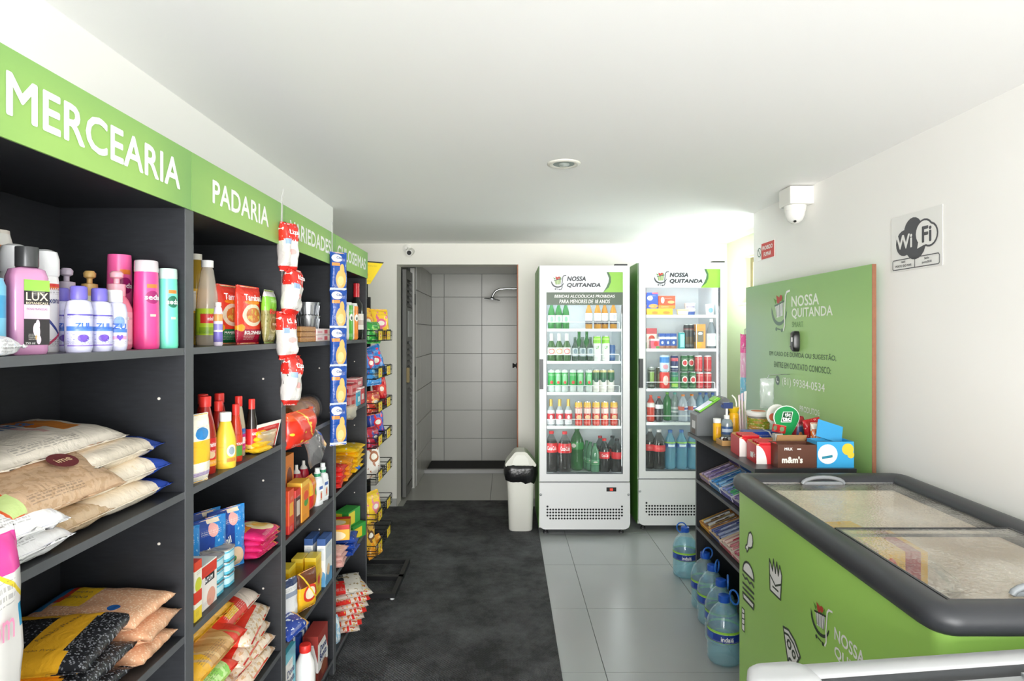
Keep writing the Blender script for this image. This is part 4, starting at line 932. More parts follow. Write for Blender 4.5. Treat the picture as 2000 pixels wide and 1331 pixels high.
# ---- unit 4
for lb, y, c in (('green stacked chip canister', 2.885, '58b23e'), ('orange stacked chip canister beside the green one', 2.985, 'ee8a2c')):
    can(lb, -.765, y, Z1, .034, .178, P(c, ('e', .5, .62, .07, .1, 'f2efe8'), ('e', .5, .6, .035, .05, '2b2b2b'), ('r', .3, .42, 0, 1, 'efe9dc'), ('r', 0, 1, .95, 1, 'd8d8d6')), 70, name='chip_canister', top=M('ebe9e4', .3))
for lb, x, y in (('dark wine bottle with red capsule in front', -.765, 3.09), ('dark wine bottle with red capsule behind the canisters', -.845, 3.06)):
    bottle(lb, x, y, Z1, ((.034, 0), (.036, .006), (.036, .15), (.03, .18), (.0145, .205), (.0135, .28)), M('1b1d1c', .12), M('c92832', .3), ((.0155, .215), (.0155, .284), (.012, .286)), (.05, .13), P('d9d4cc', ('r', .3, .7, .3, .6, 'b8a8a0')), name='wine_bottle', group='wine bottles', rz=70)
G = 'small boxes on the second shelf of the last unit'
for k, (lb, x, y, z, w, d, h, c, c2) in enumerate([
    ('pink cookie box, lower left', -.77, 2.93, 0, .10, .06, .06, 'd98f8c', 'c93a3e'), ('teal cookie box in the middle', -.765, 3.02, 0, .07, .06, .075, '3aa6c6', 'e8f0f2'), ('red cookie box at the shelf end', -.765, 3.1, 0, .08, .06, .085, 'd43a44', 'efdedc'),
    ('pink cookie box on top, left', -.77, 2.95, .062, .11, .06, .05, 'e08a8a', 'd0303a'), ('pink cookie box on top, right', -.775, 3.08, .088, .12, .06, .045, 'd9757a', 'f0d8d0')]):
    carton(lb, x, y, Z2 + z, w, d, h, P(c, ('r', .2, .75, .25, .6, c2), ('r', 0, 1, .9, 1, c2)), 'cookie_box', 'box', group=G)
G = 'flat packs on the third shelf of the last unit'
k = 0
def flat(lb, x, y, z, w, h, t_, c, c2, rz, ztop, nm='biscuit_pack', rx=0):
    global k; k += 1
    bag(lb, x, y, ztop + z, w, h, t_, P(c, ('r', .1, .5, .3, .75, c2), ('n', 7, .62, 'f0e2c0'), ('r', .93, 1, 0, 1, c)), nm, 'snack pack', lying=True, rz=rz, rx=rx, group=G, seed=k)
for i, lb in enumerate(('bottom', 'second', 'third', 'fourth', 'top')):
    flat('yellow biscuit pack in the far pile, %s' % lb, -.85 + .004 * i, 3.02 - .006 * i, .026 * i, .24, .20, .034, 'efc21e', 'c9962a' if i % 2 else '7a5a24', 2 + 4 * (i % 2), Z3)
for i, lb in enumerate(('bottom', 'second', 'third', 'top')):
    flat('orange biscuit pack in the middle pile, %s' % lb, -.83 + .004 * i, 2.83, .025 * i, .20, .14, .032, 'ef9a2a', 'e8c23a', 4 + 5 * (i % 2), Z3)
flat('blue candy packet beside the orange packs', -.76, 3.0, .012, .06, .07, .03, '2f6fc4', '7fb4e4', 30, Z3, 'candy_packet')
for i, lb in enumerate(('bottom', 'second', 'third', 'top')):
    flat('red and green candy pack in the near pile, %s' % lb, -.80 + .004 * i, 2.70, .024 * i, .14, .12, .03, 'd8302c', '5fae3a', 10 - 6 * (i % 2), Z3, 'candy_pack')
G = 'packs on the fourth shelf of the last unit'
carton('red and yellow biscuit box on the blue packs', -.815, 2.82, Z4 + .085, .17, .13, .07, P('f0b02a', ('r', 0, 1, .7, 1, 'c9302c'), ('e', .6, .3, .3, .3, 'efdcb8')), 'biscuit_box', 'box', rz=12, group=G)
carton('green and yellow tea box, lower one', -.775, 3.06, Z4, .12, .075, .07, P('2f9a3c', ('r', .1, .7, .1, .8, 'efcf2e')), 'tea_box', 'box', rz=72, group=G)
carton('green and yellow tea box, upper one', -.80, 3.05, Z4 + .072, .13, .075, .075, P('3aa042', ('r', .05, .55, .1, .9, 'efd83a')), 'tea_box', 'box', rz=78, group=G)
for i, lb in enumerate(('lower', 'middle', 'upper')):
    flat('blue and white wafer pack, %s' % lb, -.80, 2.84, .028 * i, .20, .15, .034, '2448a0', 'e4e8f0', 6 * i, Z4, 'wafer_pack')
for i, lb in enumerate(('lower', 'middle', 'upper')):
    flat('pale pink wafer pack at the front, %s' % lb, -.79, 2.69, .026 * i, .15, .12, .03, 'd9a8a0', 'c9524e', 8 - 5 * i, Z4, 'wafer_pack')
G = 'packs on the bottom shelf of the last unit'
for i in range(7):
    bag('red and white noodle pack fanned in the bottom pile, %s from below' % ORD[i], -.80 + .005 * i, 2.86 + .004 * i, Z5 + .024 * i, .21, .21, .03, P('d8302c' if i % 2 else 'cfc8be', ('r', .55, .9, 0, 1, 'd6cfc6'), ('n', 8, .58, 'b8552c'), ('n', 10, .62, 'd8b04a'), ('r', .1, .4, .3, .6, 'efc02e'), ('b', 6, 1, 4.4, 4.7, 'd8302c')), 'noodle_pack', 'noodle pack', lying=True, rz=14 + 3 * i, rx=3, group=G, seed=i)
bag('dark topped noodle pack crowning the bottom pile', -.79, 2.87, Z5 + .17, .2, .2, .03, P('3a3d44', ('r', 0, 1, 0, .5, 'd8302c'), ('r', .6, 1, 0, 1, 'd2ccc2'), ('n', 8, .6, '9c8a6a')), 'noodle_pack', 'noodle pack', lying=True, rz=20, rx=4, group=G, seed=9)
bag('light blue wrapped packet at the near end of the bottom shelf', -.76, 2.665, Z5, .09, .12, .04, P('9cc8e4', ('n', 5, .5, 'e4eff6')), 'wrapped_packet', 'packet', rz=70, rx=-6, group=G, seed=10)
# ------------------------------------------------------------------ wire snack rack past the shelves
rk = M('1c1d1f', .4, .3)
t = thing('snack_rack', 'black wire snack rack with yellow price tags by the back wall', 'rack', (0, 0, 0))
part('post', t, rk, g_boxes, (-.868, -.845, 3.75, 3.773, .02, 1.67), (-.94, -.868, 3.75, 3.773, 1.645, 1.67))
part('post', t, rk, g_boxes, (-.868, -.845, 3.31, 3.333, .02, 1.67), (-.94, -.868, 3.31, 3.333, 1.645, 1.67))
part('base_frame', t, rk, g_boxes, (-.95, -.6, 3.27, 3.295, .02, .045), (-.95, -.6, 3.50, 3.53, .02, .045), (-.95, -.6, 3.755, 3.78, .02, .045), (-.625, -.6, 3.295, 3.755, .02, .045), (-.95, -.925, 3.295, 3.755, .02, .045))
for y in (3.285, 3.765): part('foot', t, M('b9bbbd', .4), g_lathe, ((.012, 0), (.012, .02)), 10, loc=(-.62, y, .001))
LV = [1.44, 1.235, 1.05, .865, .67, .455, .285]
tagm = P('f2d52a', ('e', .5, .45, .22, .22, 'd8382c'), ('e', .5, .45, .14, .12, 'f2e2b0'), ('r', 0, 1, .9, 1, '2a2a2a'))
for z in LV:
    for s, yc in enumerate((3.355, 3.59)):
        X0, X1, a, b_ = -.845, -.70, -.105, .105
        wires = []
        for hh in (.0, .028, .055):
            wires.append(((X0, a, hh), (X1, a, hh), (X1, b_, hh), (X0, b_, hh), (X0, a, hh)))
        for q in range(6):
            yy = a + (b_ - a) * q / 5
            wires.append(((X0, yy, .0), (X1, yy, .0), (X1, yy, .055)))
        bk = part('basket', t, rk, g_tubes, tuple(wires), .0024, 4, loc=(0, yc, z - .035))
        part('price_tag', bk, tagm, g_box, .085, .0015, .055, 0, loc=(X1 + .004, -.01, .004), rot=(0, 0, R(90)))
        part('tag_clip', bk, BLACK, g_boxes, (X1 + .002, X1 + .006, -.06, .05, .057, .063))
G = 'snack bags in the wire rack'
def rb(lb, y, lv, w, h, c, c2, dz=0, rz=70, x=-.72, t_=.05, nm='chip_bag', ry=0):
    bag(lb, x - .03, y + .14, LV[lv] - .03 + dz, w, h, t_, P(c, ('n', 4.5, .57, c2), ('e', .5, .52, .26, .15, c2), ('e', .5, .52, .17, .08, 'efe9dc'), ('r', 0, 1, .9, 1, c), rough=.22), nm, 'snack bag', rz=rz, group=G, seed=int(y * 100) % 17 + lv, wr=1.3, ry=ry, rx=-8)
rb('yellow chip bag in the top basket, farther one', 3.46, 0, .13, .18, 'f2c52c', 'e06a8c', rz=45)
rb('yellow chip bag in the top basket, nearer one', 3.24, 0, .13, .16, 'efb92c', 'd8822c', .02, x=-.75)
rb('green chip bag in the top basket', 3.19, 0, .14, .12, '2f9a3e', '8fd05a', -.02, x=-.70)
rb('blue chip bag leaning in the second basket, farther', 3.40, 1, .13, .18, '2b7fd0', 'd83a5a', -.01, 50, ry=-14)
rb('blue chip bag in the second basket, nearer', 3.17, 1, .12, .15, '2f6fc8', 'c8304e', .0)
rb('light blue chip bag low in the second basket', 3.20, 1, .15, .11, '3a8fd8', '8fc8f0', -.045, x=-.70)
rb('shiny red snack bag pointing up in the third basket', 3.47, 2, .09, .18, 'c8202c', 'e85a4c', .0, 45)
rb('red and orange snack bag in the third basket', 3.19, 2, .14, .13, 'b8382c', 'e8a85a', -.02, x=-.70)
rb('red and blue striped snack bag in the fourth basket', 3.36, 3, .12, .17, '3a4fb4', 'd8303c', .01, 55)
rb('dark red snack bag in the fourth basket', 3.18, 3, .12, .12, 'a8243a', '4a4a8c', -.02, x=-.70)
rb('white snack bag with brown dots in the fifth basket', 3.26, 4, .13, .22, 'e9e4de', 'a86a4c', .0, 60)
rb('yellow snack bag in the sixth basket', 3.20, 5, .14, .17, 'efc83a', 'e88a9a', -.02, x=-.70)
rb('golden snack bag in the lowest basket, standing', 3.17, 6, .12, .17, 'd9a83a', '6a4a2c', .0)
rb('shiny orange snack bag in the lowest basket, front', 3.21, 6, .13, .11, 'e0962a', 'f0c85a', -.04, x=-.695)
t = thing('rack_header', 'yellow pointed header card above the wire snack rack', 'sign', (-.82, 3.56, 1.735), 40)
part('card', t, P('f0cf22', ('e', .35, .4, .18, .2, 'd8402c'), ('r', 0, 1, .94, 1, '3a3a2a')), g_prism, ((-.11, .135), (.11, .135), (.02, 0), (-.04, 0)), .003)
part('stem', t, rk, g_boxes, (-.008, .008, .002, .008, -.085, .05))
# ------------------------------------------------------------------ glass door fridges
fw = M('e9eaec', .3); fin = M('e4e9ec', .5); green_side = M('5f9a3e', .4)
led_m = M('ffffff', .5, emit=2.5)
BEER = 'BEBIDAS ALCOÓLICAS PROIBIDAS'
def fridge(label, x0, x1, yf, ztop, shelves, header, dark_strip, led_side):
    w = x1 - x0; xc = (x0 + x1) / 2; D = .60
    t = thing('display_fridge', label, 'fridge', (xc, yf, 0), 0, 'glass door fridges')
    W = w / 2; zb = .42
    cab = part('cabinet', t, fw, g_boxes, (-W, -W + .03, .045, D, .047, ztop), (W - .03, W, .045, D, .047, ztop), (-W + .03, W - .03, D - .03, D, .047, ztop), (-W + .03, W - .03, .045, D - .03, ztop - .04, ztop), (-W + .03, W - .03, .045, D - .03, .047, zb - .01))
    part('side_wrap', t, green_side, g_boxes, (-W - .002, -W, .03, D, .05, ztop - .004))
    if dark_strip: part('side_wrap', t, green_side, g_boxes, (W, W + .002, .03, D, .05, ztop - .004))
    part('liner', t, fin, g_boxes, (-W + .03, -W + .034, .05, D - .034, zb, ztop - .04), (W - .034, W - .03, .05, D - .034, zb, ztop - .04), (-W + .03, W - .03, D - .034, D - .03, zb, ztop - .04), (-W + .03, W - .03, .05, D - .03, zb - .01, zb))
    # door
    d = part('door', t, fw, g_boxes, (-W + .004, -W + .052, 0, .042, zb - .03, ztop - .004), (W - .052, W - .004, 0, .042, zb - .03, ztop - .004), (-W + .052, W - .052, 0, .042, ztop - .05, ztop - .004), (-W + .052, W - .052, 0, .042, zb - .03, zb + .022))
    zh = header
    part('gasket', d, M('4c5256', .5), g_boxes, (-W + .052, -W + .056, .002, .04, zb + .022, zh), (W - .056, W - .052, .002, .04, zb + .022, zh), (-W + .056, W - .056, .002, .04, zb + .022, zb + .028))
    part('glass', d, CLR('eef4f4', .025, .03, 'fafdfc', 0.0, 0.0), g_boxes, (-W + .052, W - .052, .016, .022, zb + .022, zh))
    hw = W - .052
    hp = part('header_panel', d, M('d9dbe4', .3, emit=.06), g_boxes, (-hw, hw, .008, .02, zh, ztop - .05))
    hh = ztop - .05 - zh
    if dark_strip:
        part('notice_strip', d, M('4d5f4c', .4), g_boxes, (-hw, hw, .004, .009, zh, zh + .09))
        text('BEBIDAS ALCOÓLICAS PROIBIDAS', .027, WHITE, d, (0, .003, zh + .065), w=.43, bold=.012, shear=.15)
        text('PARA MENORES DE 18 ANOS', .027, WHITE, d, (0, .003, zh + .025), w=.36, bold=.012, shear=.15)
        zl0 = zh + .09
    else: zl0 = zh
    zc = (zl0 + ztop - .05) / 2; hz = (ztop - .05 - zl0) / 2
    part('header_swoosh', d, M('8cc63f', .3), g_polys, ((hw, zl0), (hw, ztop - .05), (hw - .10, ztop - .05), (hw - .085, zc + hz * .5), (hw - .085, zc), (hw - .10, zc - hz * .5), (hw - .14, zl0)), loc=(0, .0065, 0))
    part('header_swoosh_dark', d, M('3f6b3a', .3), g_polys, ((hw - .10, ztop - .05), (hw - .115, ztop - .05), (hw - .098, zc + hz * .4), (hw - .102, zc), (hw - .118, zc - hz * .5), (hw - .14, zl0), (hw - .10, zc - hz * .5), (hw - .085, zc), (hw - .085, zc + hz * .5)), loc=(0, .006, 0))
    dkg = M('2b3135', .4)
    sh_ = .0 if dark_strip else .01
    logo(d, (-.19 + sh_ * 3, .005, zc), .115, dkg, M('bfd99a', .4))
    text('NOSSA', .034, dkg, d, (-.058 + sh_ * 3, .005, zc + .025), w=.135, bold=.045, shear=.2)
    text('QUITANDA', .034, dkg, d, (-.006 + sh_ * 3, .005, zc - .022), w=.24, bold=.045, shear=.2)
    hd = part('handle', d, M('3b3d40', .4), g_boxes, (-.014, .012, -.03, -.004, 0, .21), (-.012, .008, -.006, .002, .01, .03), (-.012, .008, -.006, .002, .18, .2), loc=(-W + .016, 0, 1.05))
    part('hinge', t, BLACK, g_boxes, (W - .11, W - .02, .0, .04, ztop - .003, ztop + .007))
    # lower panel
    bp_ = part('lower_panel', t, fw, g_prism, tuple(arc(-W + .045, .092, .045, .045, 180, 270, 5) + arc(W - .045, .092, .045, .045, 270, 360, 5) + [(W - .002, zb - .04), (-W + .002, zb - .04)]), .03, loc=(0, .018, 0))
    holes = []
    for r in range(4):
        for c in range(27):
            if r == 0 and c in (0, 26): continue
            holes.append(circ(-.265 + c * .0204, .125 + r * .0215, .0074, 8))
    for c in (0, 26): holes.append(circ(-.265 + c * .0204, .125 + 4 * .0215, .0074, 8))
    vh = part('vent_holes', bp_, M('202224', .8), g_polys, *holes, loc=(0, -.0157, 0)); vh['kind'] = 'stuff'
    if dark_strip:
        ds = part('thermostat', bp_, BLACK, g_boxes, (.155, .225, -.018, -.0155, .318, .347))
        text('18', .018, M('ff4030', .4, emit=1.5), ds, (.19, -.0186, .332), bold=.02)
    for sx in (-1, 1):
        part('screw', bp_, M('b9bcc0', .3, .8), g_lathe, ((.009, 0), (.007, .003), (0.0, .004)), 10, loc=(sx * (W - .012), -.0155, .295), rot=(R(90), 0, 0))
        part('foot', t, M('3a3b3d', .5), g_lathe, ((.02, 0), (.018, .012), (.009, .014), (.009, .05)), 12, loc=(sx * (W - .05), .08, 0))
        part('foot', t, M('3a3b3d', .5), g_lathe, ((.02, 0), (.018, .012), (.009, .014), (.009, .05)), 12, loc=(sx * (W - .05), D - .08, 0))
    # shelves of coated wire with a front lip and rail
    for z, rail in shelves:
        wires = [((-W + .036, y, z - .004), (W - .036, y, z - .004)) for y in (.13, .25, .37, .49, .55)]
        wires += [((x_, .10, z - .003), (x_, .55, z - .003)) for x_ in [(-W + .05) + i * (w - .1) / 20 for i in range(21)]]
        s_ = part('wire_shelf', t, M('eef1f2', .4), g_tubes, tuple(wires), .0025, 4)
        part('front_lip', s_, M('f2f4f5', .35), g_boxes, (-W + .036, W - .036, .094, .102, z - .018, z + .002))
        if rail: part('guard_rail', s_, M('f4f6f6', .35), g_tube, ((-W + .06, .098, z), (-W + .06, .098, z + .045), (-W + .066, .098, z + .05), (W - .066, .098, z + .05), (W - .06, .098, z + .045), (W - .06, .098, z)), .0028, 5)
    for sx in led_side:
        part('led_bar', t, led_m, g_boxes, (sx * (W - .048) - .008, sx * (W - .048) + .008, .055, .065, zb + .05, zh - .02))
    a_ = area('fridge_light', (0, .10, ztop - .06), (R(-25), 0, 0), w * .7, .06, 1.6, (.96, .99, 1)); a_.parent = t
    for sx in (-1, 1):
        a_ = area('fridge_light', (sx * (W - .06), .07, (zb + zh) / 2), (0, R(90 * sx), R(40 * sx)), 1.1, .03, 1.5, (.96, .99, 1)); a_.parent = t
    return t
F1, F2 = 4.325, 4.417
f1x0, f1x1, f2x0, f2x1 = .2295, .878, .956, 1.604
def FZ(py, yf): return Zp(py, yf + .10)
s1 = [FZ(643, F1), FZ(706, F1), FZ(767, F1), FZ(833, F1)]
s2 = [FZ(616, F2), FZ(682, F2), FZ(760, F2), FZ(826, F2)]
fridge('glass door fridge with dark warning strip, holding beer and cola', f1x0, f1x1, F1, 1.931, ((s1[0], 1), (s1[1], 1), (s1[2], 1), (s1[3], 1)), Zp(596, F1), True, (-1,))
fridge('glass door fridge behind the counter, holding water and food', f2x0, f2x1, F2, 1.963, ((s2[0], 0), (s2[1], 0), (s2[2], 1), (s2[3], 1)), Zp(562, F2), False, (1,))
def glassb(c, a=.75): return CLR(c, a, .06)
def fr(px, yrow): return Xp(px, yrow)
SIDE = {1: 'left fridge', 2: 'right fridge'}
def beer(lb, px, y, z, h, r, c, lm=None, cap=None, foil=None, grp=None, lab=(.18, .45), tx=()):
    prof = ((r * .92, 0), (r, .004), (r, h * .5), (r * .85, h * .6), (r * .42, h * .76), (r * .4, h * .97))
    t = bottle(lb, fr(px, y), y, z, prof, c, cap, ((r * .44, h * .93), (r * .46, h), (0.0, h + .001)) if cap else None, (h * lab[0], h * lab[1]) if lm else None, lm, rz=0, group=grp, name='beer_bottle', n=14)
    if foil: part('foil', t, foil, g_lathe, ((r * .5, h * .7), (r * .45, h * .78), (r * .44, h + .002), (0.0, h + .003)), 12)
    for s, sh_, tz, col, tw in tx: text(s, sh_, M(col, .4), t, (0, 0, tz), w=tw, wrap=r + .0016, bold=.01)
    return t
ya = F1 + .15; yb2 = F1 + .22
G = 'beer bottles on the top shelf of the left fridge'
gl = glassb('2f8a3a', .8)
for k, px in enumerate((1077, 1091, 1105)):
    beer('green beer bottle on the top fridge shelf, %s from the left' % ORD[k], px, ya, s1[0], .225, .026, gl, P('dfe9e2', ('e', .5, .5, .07, .35, '8fc0a0'), ('r', 0, 1, 0, .2, '4f9a5a')), M('4fa04a', .4), None, G)
am = glassb('d99a2a', .75)
for k, px in enumerate((1150, 1167, 1181, 1198)):
    beer('amber beer bottle with white label on the top fridge shelf, %s from the left' % ORD[k], px, ya + (.03 if k == 2 else 0), s1[0], .225, .026, am, P('f2efe8', ('r', 0, 1, 0, .3, '3a3d4a'), ('e', .5, .65, .08, .2, 'c9c4d4')), M('e0b050', .4), None, G, (.16, .52))
G = 'bottles on the second shelf of the left fridge'
dg_ = glassb('3f6a34', .85)
for k, (px, c) in enumerate(((1077, 'd8404c'), (1092, 'e08a3a'), (1107, 'd8404c'))):
    beer('white necked beer bottle with round label, %s from the left' % ORD[k], px, ya, s1[1], .20, .03, dg_, P('f2ece4', ('e', .5, .5, .13, .35, c), ('e', .5, .5, .10, .25, 'f0d8cc')), None, M('efeeea', .4), G, (.22, .5))
dk_ = glassb('3d5a4a', .8)
for k, px in enumerate((1123, 1138, 1153)):
    beer('small dark green beer bottle with silver label, %s from the left' % ORD[k], px, ya, s1[1], .175, .025, dk_, P('b9c4c8', ('e', .5, .6, .08, .3, '6f8490')), M('4a6a5a', .4), None, G, (.2, .55))
for k, px in enumerate((1131, 1146)):
    beer('tall green bottle standing behind the small dark ones, %s' % ('left' if k == 0 else 'right'), px, F1 + .24, s1[1], .225, .028, gl, None, M('3a7a3a', .4), None, G)
for k, px in enumerate((1166, 1183)):
    t = can('white can with bright green top and lettering, %s of two' % ('left' if k == 0 else 'right'), fr(px, ya), ya, s1[1], .029, .185, P('f2f4f0', ('r', 0, 1, .72, 1, '8fd63a'), ('r', 0, 1, .88, .92, 'c8ec8c')), 0, G, (('UP', .025, .1, '4f9a2a', .022, .02),))
can('blue can at the right end of the second fridge shelf', fr(1195, ya + .06), ya + .06, s1[1], .025, .12, P('4a6fa8', ('r', 0, 1, .2, .5, '7f9cc4')), 0, G)
G = 'cans on the third shelf of the left fridge'
for k, px in enumerate((1077, 1090, 1103, 1119, 1133, 1150)):
    can('green beer can on the third fridge shelf, %s from the left' % ORD[k], fr(px, ya), ya, s1[2], .0265, .163, P('2fa04a', ('r', 0, 1, 0, .28, 'c9d2d0'), ('e', .5, .62, .10, .25, '8fd09a'), ('e', .5, .45, .06, .07, 'd8403c'), ('r', 0, 1, .9, 1, 'dfe8e2')) if k % 3 else P('3aa852', ('r', 0, 1, 0, .3, 'c9d2d0'), ('e', .5, .45, .07, .08, 'd8403c'), ('r', 0, 1, .9, 1, 'dfe8e2')), 0, G)
for k, px in enumerate((1164, 1178, 1193)):
    can('white and dark green beer can on the third fridge shelf, %s of three' % ORD[k], fr(px, ya), ya, s1[2], .0265, .165, P('eae6e0', ('r', 0, 1, .55, .9, '2f6a44'), ('e', .5, .55, .12, .1, '2f5a4a'), ('r', 0, 1, .9, 1, 'd9c88c')), 0, G)
G = 'bottles and cans on the fourth shelf of the left fridge'
for k, px in enumerate((1076, 1093, 1110)):
    beer('gold foil topped bottle with red and white label, %s from the left' % ORD[k], px, ya, s1[3], .19, .0285, glassb('b9c0c4', .9), P('e4e6ea', ('r', 0, 1, .3, .75, 'd0303c'), ('e', .5, .5, .06, .15, 'f0dcd8')), None, M('d8b25a', .35, .4), G, (.06, .6))
for k, px in enumerate((1130, 1147, 1164, 1181, 1199)):
    can('red and gold beer can on the fourth fridge shelf, %s from the left' % ORD[k], fr(px, ya), ya, s1[3], .0275, .175, P('d8382c', ('r', 0, 1, .78, 1, 'efc03a'), ('r', 0, 1, .52, .74, 'efd9d4'), ('e', .5, .36, .12, .1, 'f0cfa0'), ('b', 10, 0, 4.2, 4.4, 'efb0a0'), ('b', 10, 0, 5.6, 5.8, 'efb0a0')), 0, G)
G = 'large bottles at the bottom of the left fridge'
def soda(lb, px, y, z, h, r, c, cap, lm, lz, grp, tx=(), a=.85, liq=None, nm='soda_bottle'):
    prof = ((r * .7, 0), (r * .98, h * .04), (r, h * .12), (r * .95, h * .38), (r, h * .5), (r, h * .62), (r * .85, h * .74), (r * .38, h * .89), (r * .3, h * .93))
    return bottle(lb, fr(px, y), y, z, prof, CLR(c, a, .06), M(cap, .4), ((r * .36, h * .93), (r * .37, h * .995), (0.0, h)), (h * lz[0], h * lz[1]) if lm else None, lm, tx, name=nm, rz=0, group=grp, liquid=liq)
cola = M('1f1412', .12)
zb1 = .42
cl = P('d21f28', ('e', .5, .55, .12, .3, 'd8323a'))
for k, (px, y) in enumerate(((1077, ya + .01), (1103, ya - .01))):
    soda('large cola bottle with red cap and label, %s in the left fridge' % ('leftmost' if k == 0 else 'second'), px, y, zb1, .305, .05, 'e0dedc', 'd8262c', cl, (.5, .72), G, (('Coca-Cola', .03, .185, 'ffffff', .07, .01),), .02, (cola, .235))
soda('large green soda bottle standing behind the cola', 1127, ya + .09, zb1, .32, .052, '2c6a34', '2f6a34', P('2f8a3c', ('e', .4, .55, .06, .3, 'e4e0d8')), (.5, .66), G, (), .9)
for k, (px, y) in enumerate(((1146, ya + .12), (1153, ya + .06), (1162, ya))):
    soda('small green soda bottle in the bottom row, %s from the back' % ORD[k], px, y, zb1, .215, .034, '5f9a74', '3f7a54', P('5f9a74', ('e', .5, .4, .08, .3, 'd8d0c4'), ('r', 0, 1, 0, .4, '3f8a54')), (.28, .46), G, (), .7)
for k, (px, y, c) in enumerate(((1180, ya + .01, 'd8262c'), (1205, ya, '26282a'))):
    soda('cola bottle with %s cap in the bottom right of the left fridge' % ('red' if k == 0 else 'black'), px, y, zb1, .25, .043, 'c0c8c6', c, cl, (.42, .62), G, (('Coca-Cola' if k == 0 else '', .022, .13, 'ffffff', .05, .01),) if k == 0 else (), .02, (cola, .17))
for k, (px, c) in enumerate(((1172, 'c8262c'), (1196, '26282a'))):
    soda('cola bottle with %s cap behind the front one, bottom right' % ('red' if k == 0 else 'black'), px, ya + .12, zb1, .25, .043, 'c0c8c6', c, cl, (.42, .62), G, (), .02, (cola, .17))
# right fridge contents
yc2 = F2 + .16
G = 'food on the top shelf of the right fridge'
def fbox(lb, p0, p1, y, z, h, d, mt_, grp=None, tx=(), nm='food_carton'):
    a, b_ = fr(p0, y), fr(p1, y)
    return carton(lb, (a + b_) / 2, y + d / 2, z, b_ - a, d, h, mt_, nm, 'box', 0, tx, grp)
fbox('long yellow cheese carton on the top fridge shelf', 1264, 1314, yc2, s2[0], .052, .2, P('f0b72c', ('e', .3, .4, .12, .2, 'e08a2c'), ('e', .75, .4, .14, .2, 'e08a2c'), ('r', 0, 1, .9, 1, 'f4cf5c')), G)
fbox('blue burger carton standing on the yellow one', 1263, 1285, yc2 + .01, s2[0] + .053, .12, .08, P('2a4ec0', ('e', .3, .65, .25, .15, 'eef0f4'), ('e', .6, .15, .4, .13, 'e09a4a'), ('r', .5, 1, .9, 1, 'd8506a')), G)
fbox('red burger carton standing on the yellow one', 1286, 1319, yc2 + .01, s2[0] + .053, .095, .1, P('dc4a2c', ('r', 0, 1, 0, .25, 'ee8a2c'), ('e', .25, .65, .1, .25, 'f4efe8'), ('e', .75, .5, .2, .12, 'e8b070')), G)
def tub(lb, px, y, z, r, h, mt_, lid, grp):
    t = thing('food_tub', lb, 'tub', (fr(px, y), y, z), 0, grp)
    part('cup', t, mt_, g_lathe, ((r * .85, 0), (r, h * .9)), 18)
    part('lid', t, lid, g_lathe, ((r * 1.06, h * .9), (r * 1.06, h), (r * .9, h * 1.0)), 18)
tub('flat pale yellow margarine tub on the top fridge shelf', 1333, yc2 + .02, s2[0], .045, .045, P('efe6a8', ('r', .3, .7, .2, .8, 'eeeef0')), M('f0e9b4', .4), G)
tub('white and blue margarine tub, lower of two', 1347, yc2 + .1, s2[0], .042, .05, P('e9eaec', ('r', .3, .7, .1, .7, '3f5fae')), M('eeeef0', .4), G)
tub('white margarine tub, upper of two', 1347, yc2 + .1, s2[0] + .051, .042, .045, P('e9eaec', ('r', .35, .65, .2, .6, 'b0a8c0')), M('eeeef0', .4), G)
tub('white yoghurt cup at the right end of the top fridge shelf', 1386, yc2 + .01, s2[0], .032, .085, P('eef0ee', ('e', .5, .5, .1, .25, '6f9fc4')), M('eef0e0', .4), G)
G = 'food on the second shelf of the right fridge'
fbox('red strawberry yoghurt carton at the left, taller one', 1263, 1283, yc2 + .06, s2[1], .155, .06, P('efe2d8', ('r', 0, 1, .72, 1, 'd8505a'), ('e', .5, .5, .3, .15, 'd8402c'), ('r', .6, 1, 0, .3, '6fae5a')), G)
fbox('small strawberry yoghurt carton in front of the taller one', 1271, 1288, yc2, s2[1], .075, .05, P('d8607a', ('e', .6, .5, .25, .25, 'd8302c'), ('r', 0, 1, .8, 1, 'efd8d8'), ('r', .6, 1, 0, .25, '5f9a4a')), G)
bp2 = P('2450a8', ('r', 0, 1, .62, .78, 'e4ecf4'), ('e', .5, .4, .2, .1, 'd8e4f0'), ('r', 0, 1, 0, .2, '9c5a3a'))
for k, (p0, p1) in enumerate(((1288, 1300), (1300, 1310), (1310, 1322))):
    fbox('blue chocolate milk carton on the second fridge shelf, %s from the left' % ORD[k], p0, p1 - .4, yc2, s2[1], .115, .05, bp2, G)
can('teal slim can on the second fridge shelf', fr(1331, yc2), yc2, s2[1], .025, .125, P('2aa0a4', ('r', .4, .6, .1, .9, 'a8e4e4')), 0, G)
for k, px in enumerate((1341, 1349)):
    can('dark slim can on the second fridge shelf, %s' % ('left' if k == 0 else 'right'), fr(px, yc2 + .06), yc2 + .06, s2[1], .024, .185, P('33343c', ('r', .35, .65, .2, .5, '5a4a34'), ('r', 0, 1, .8, .86, '7a2a3a')), 0, G)
fbox('tall dark and violet juice carton beside the orange one', 1352, 1359, yc2 + .05, s2[1], .185, .07, P('4a3a6a', ('r', 0, 1, .3, .6, '2a2a3a')), G)
fbox('tall orange juice carton with fruit picture', 1359.5, 1378, yc2, s2[1], .185, .07, P('eda04a', ('r', .15, .8, .28, .72, '7a7264'), ('e', .45, .62, .25, .06, 'c9d4de'), ('e', .35, .16, .28, .11, 'f0b22a'), ('r', 0, .06, 0, 1, 'e4e4ea')), G)
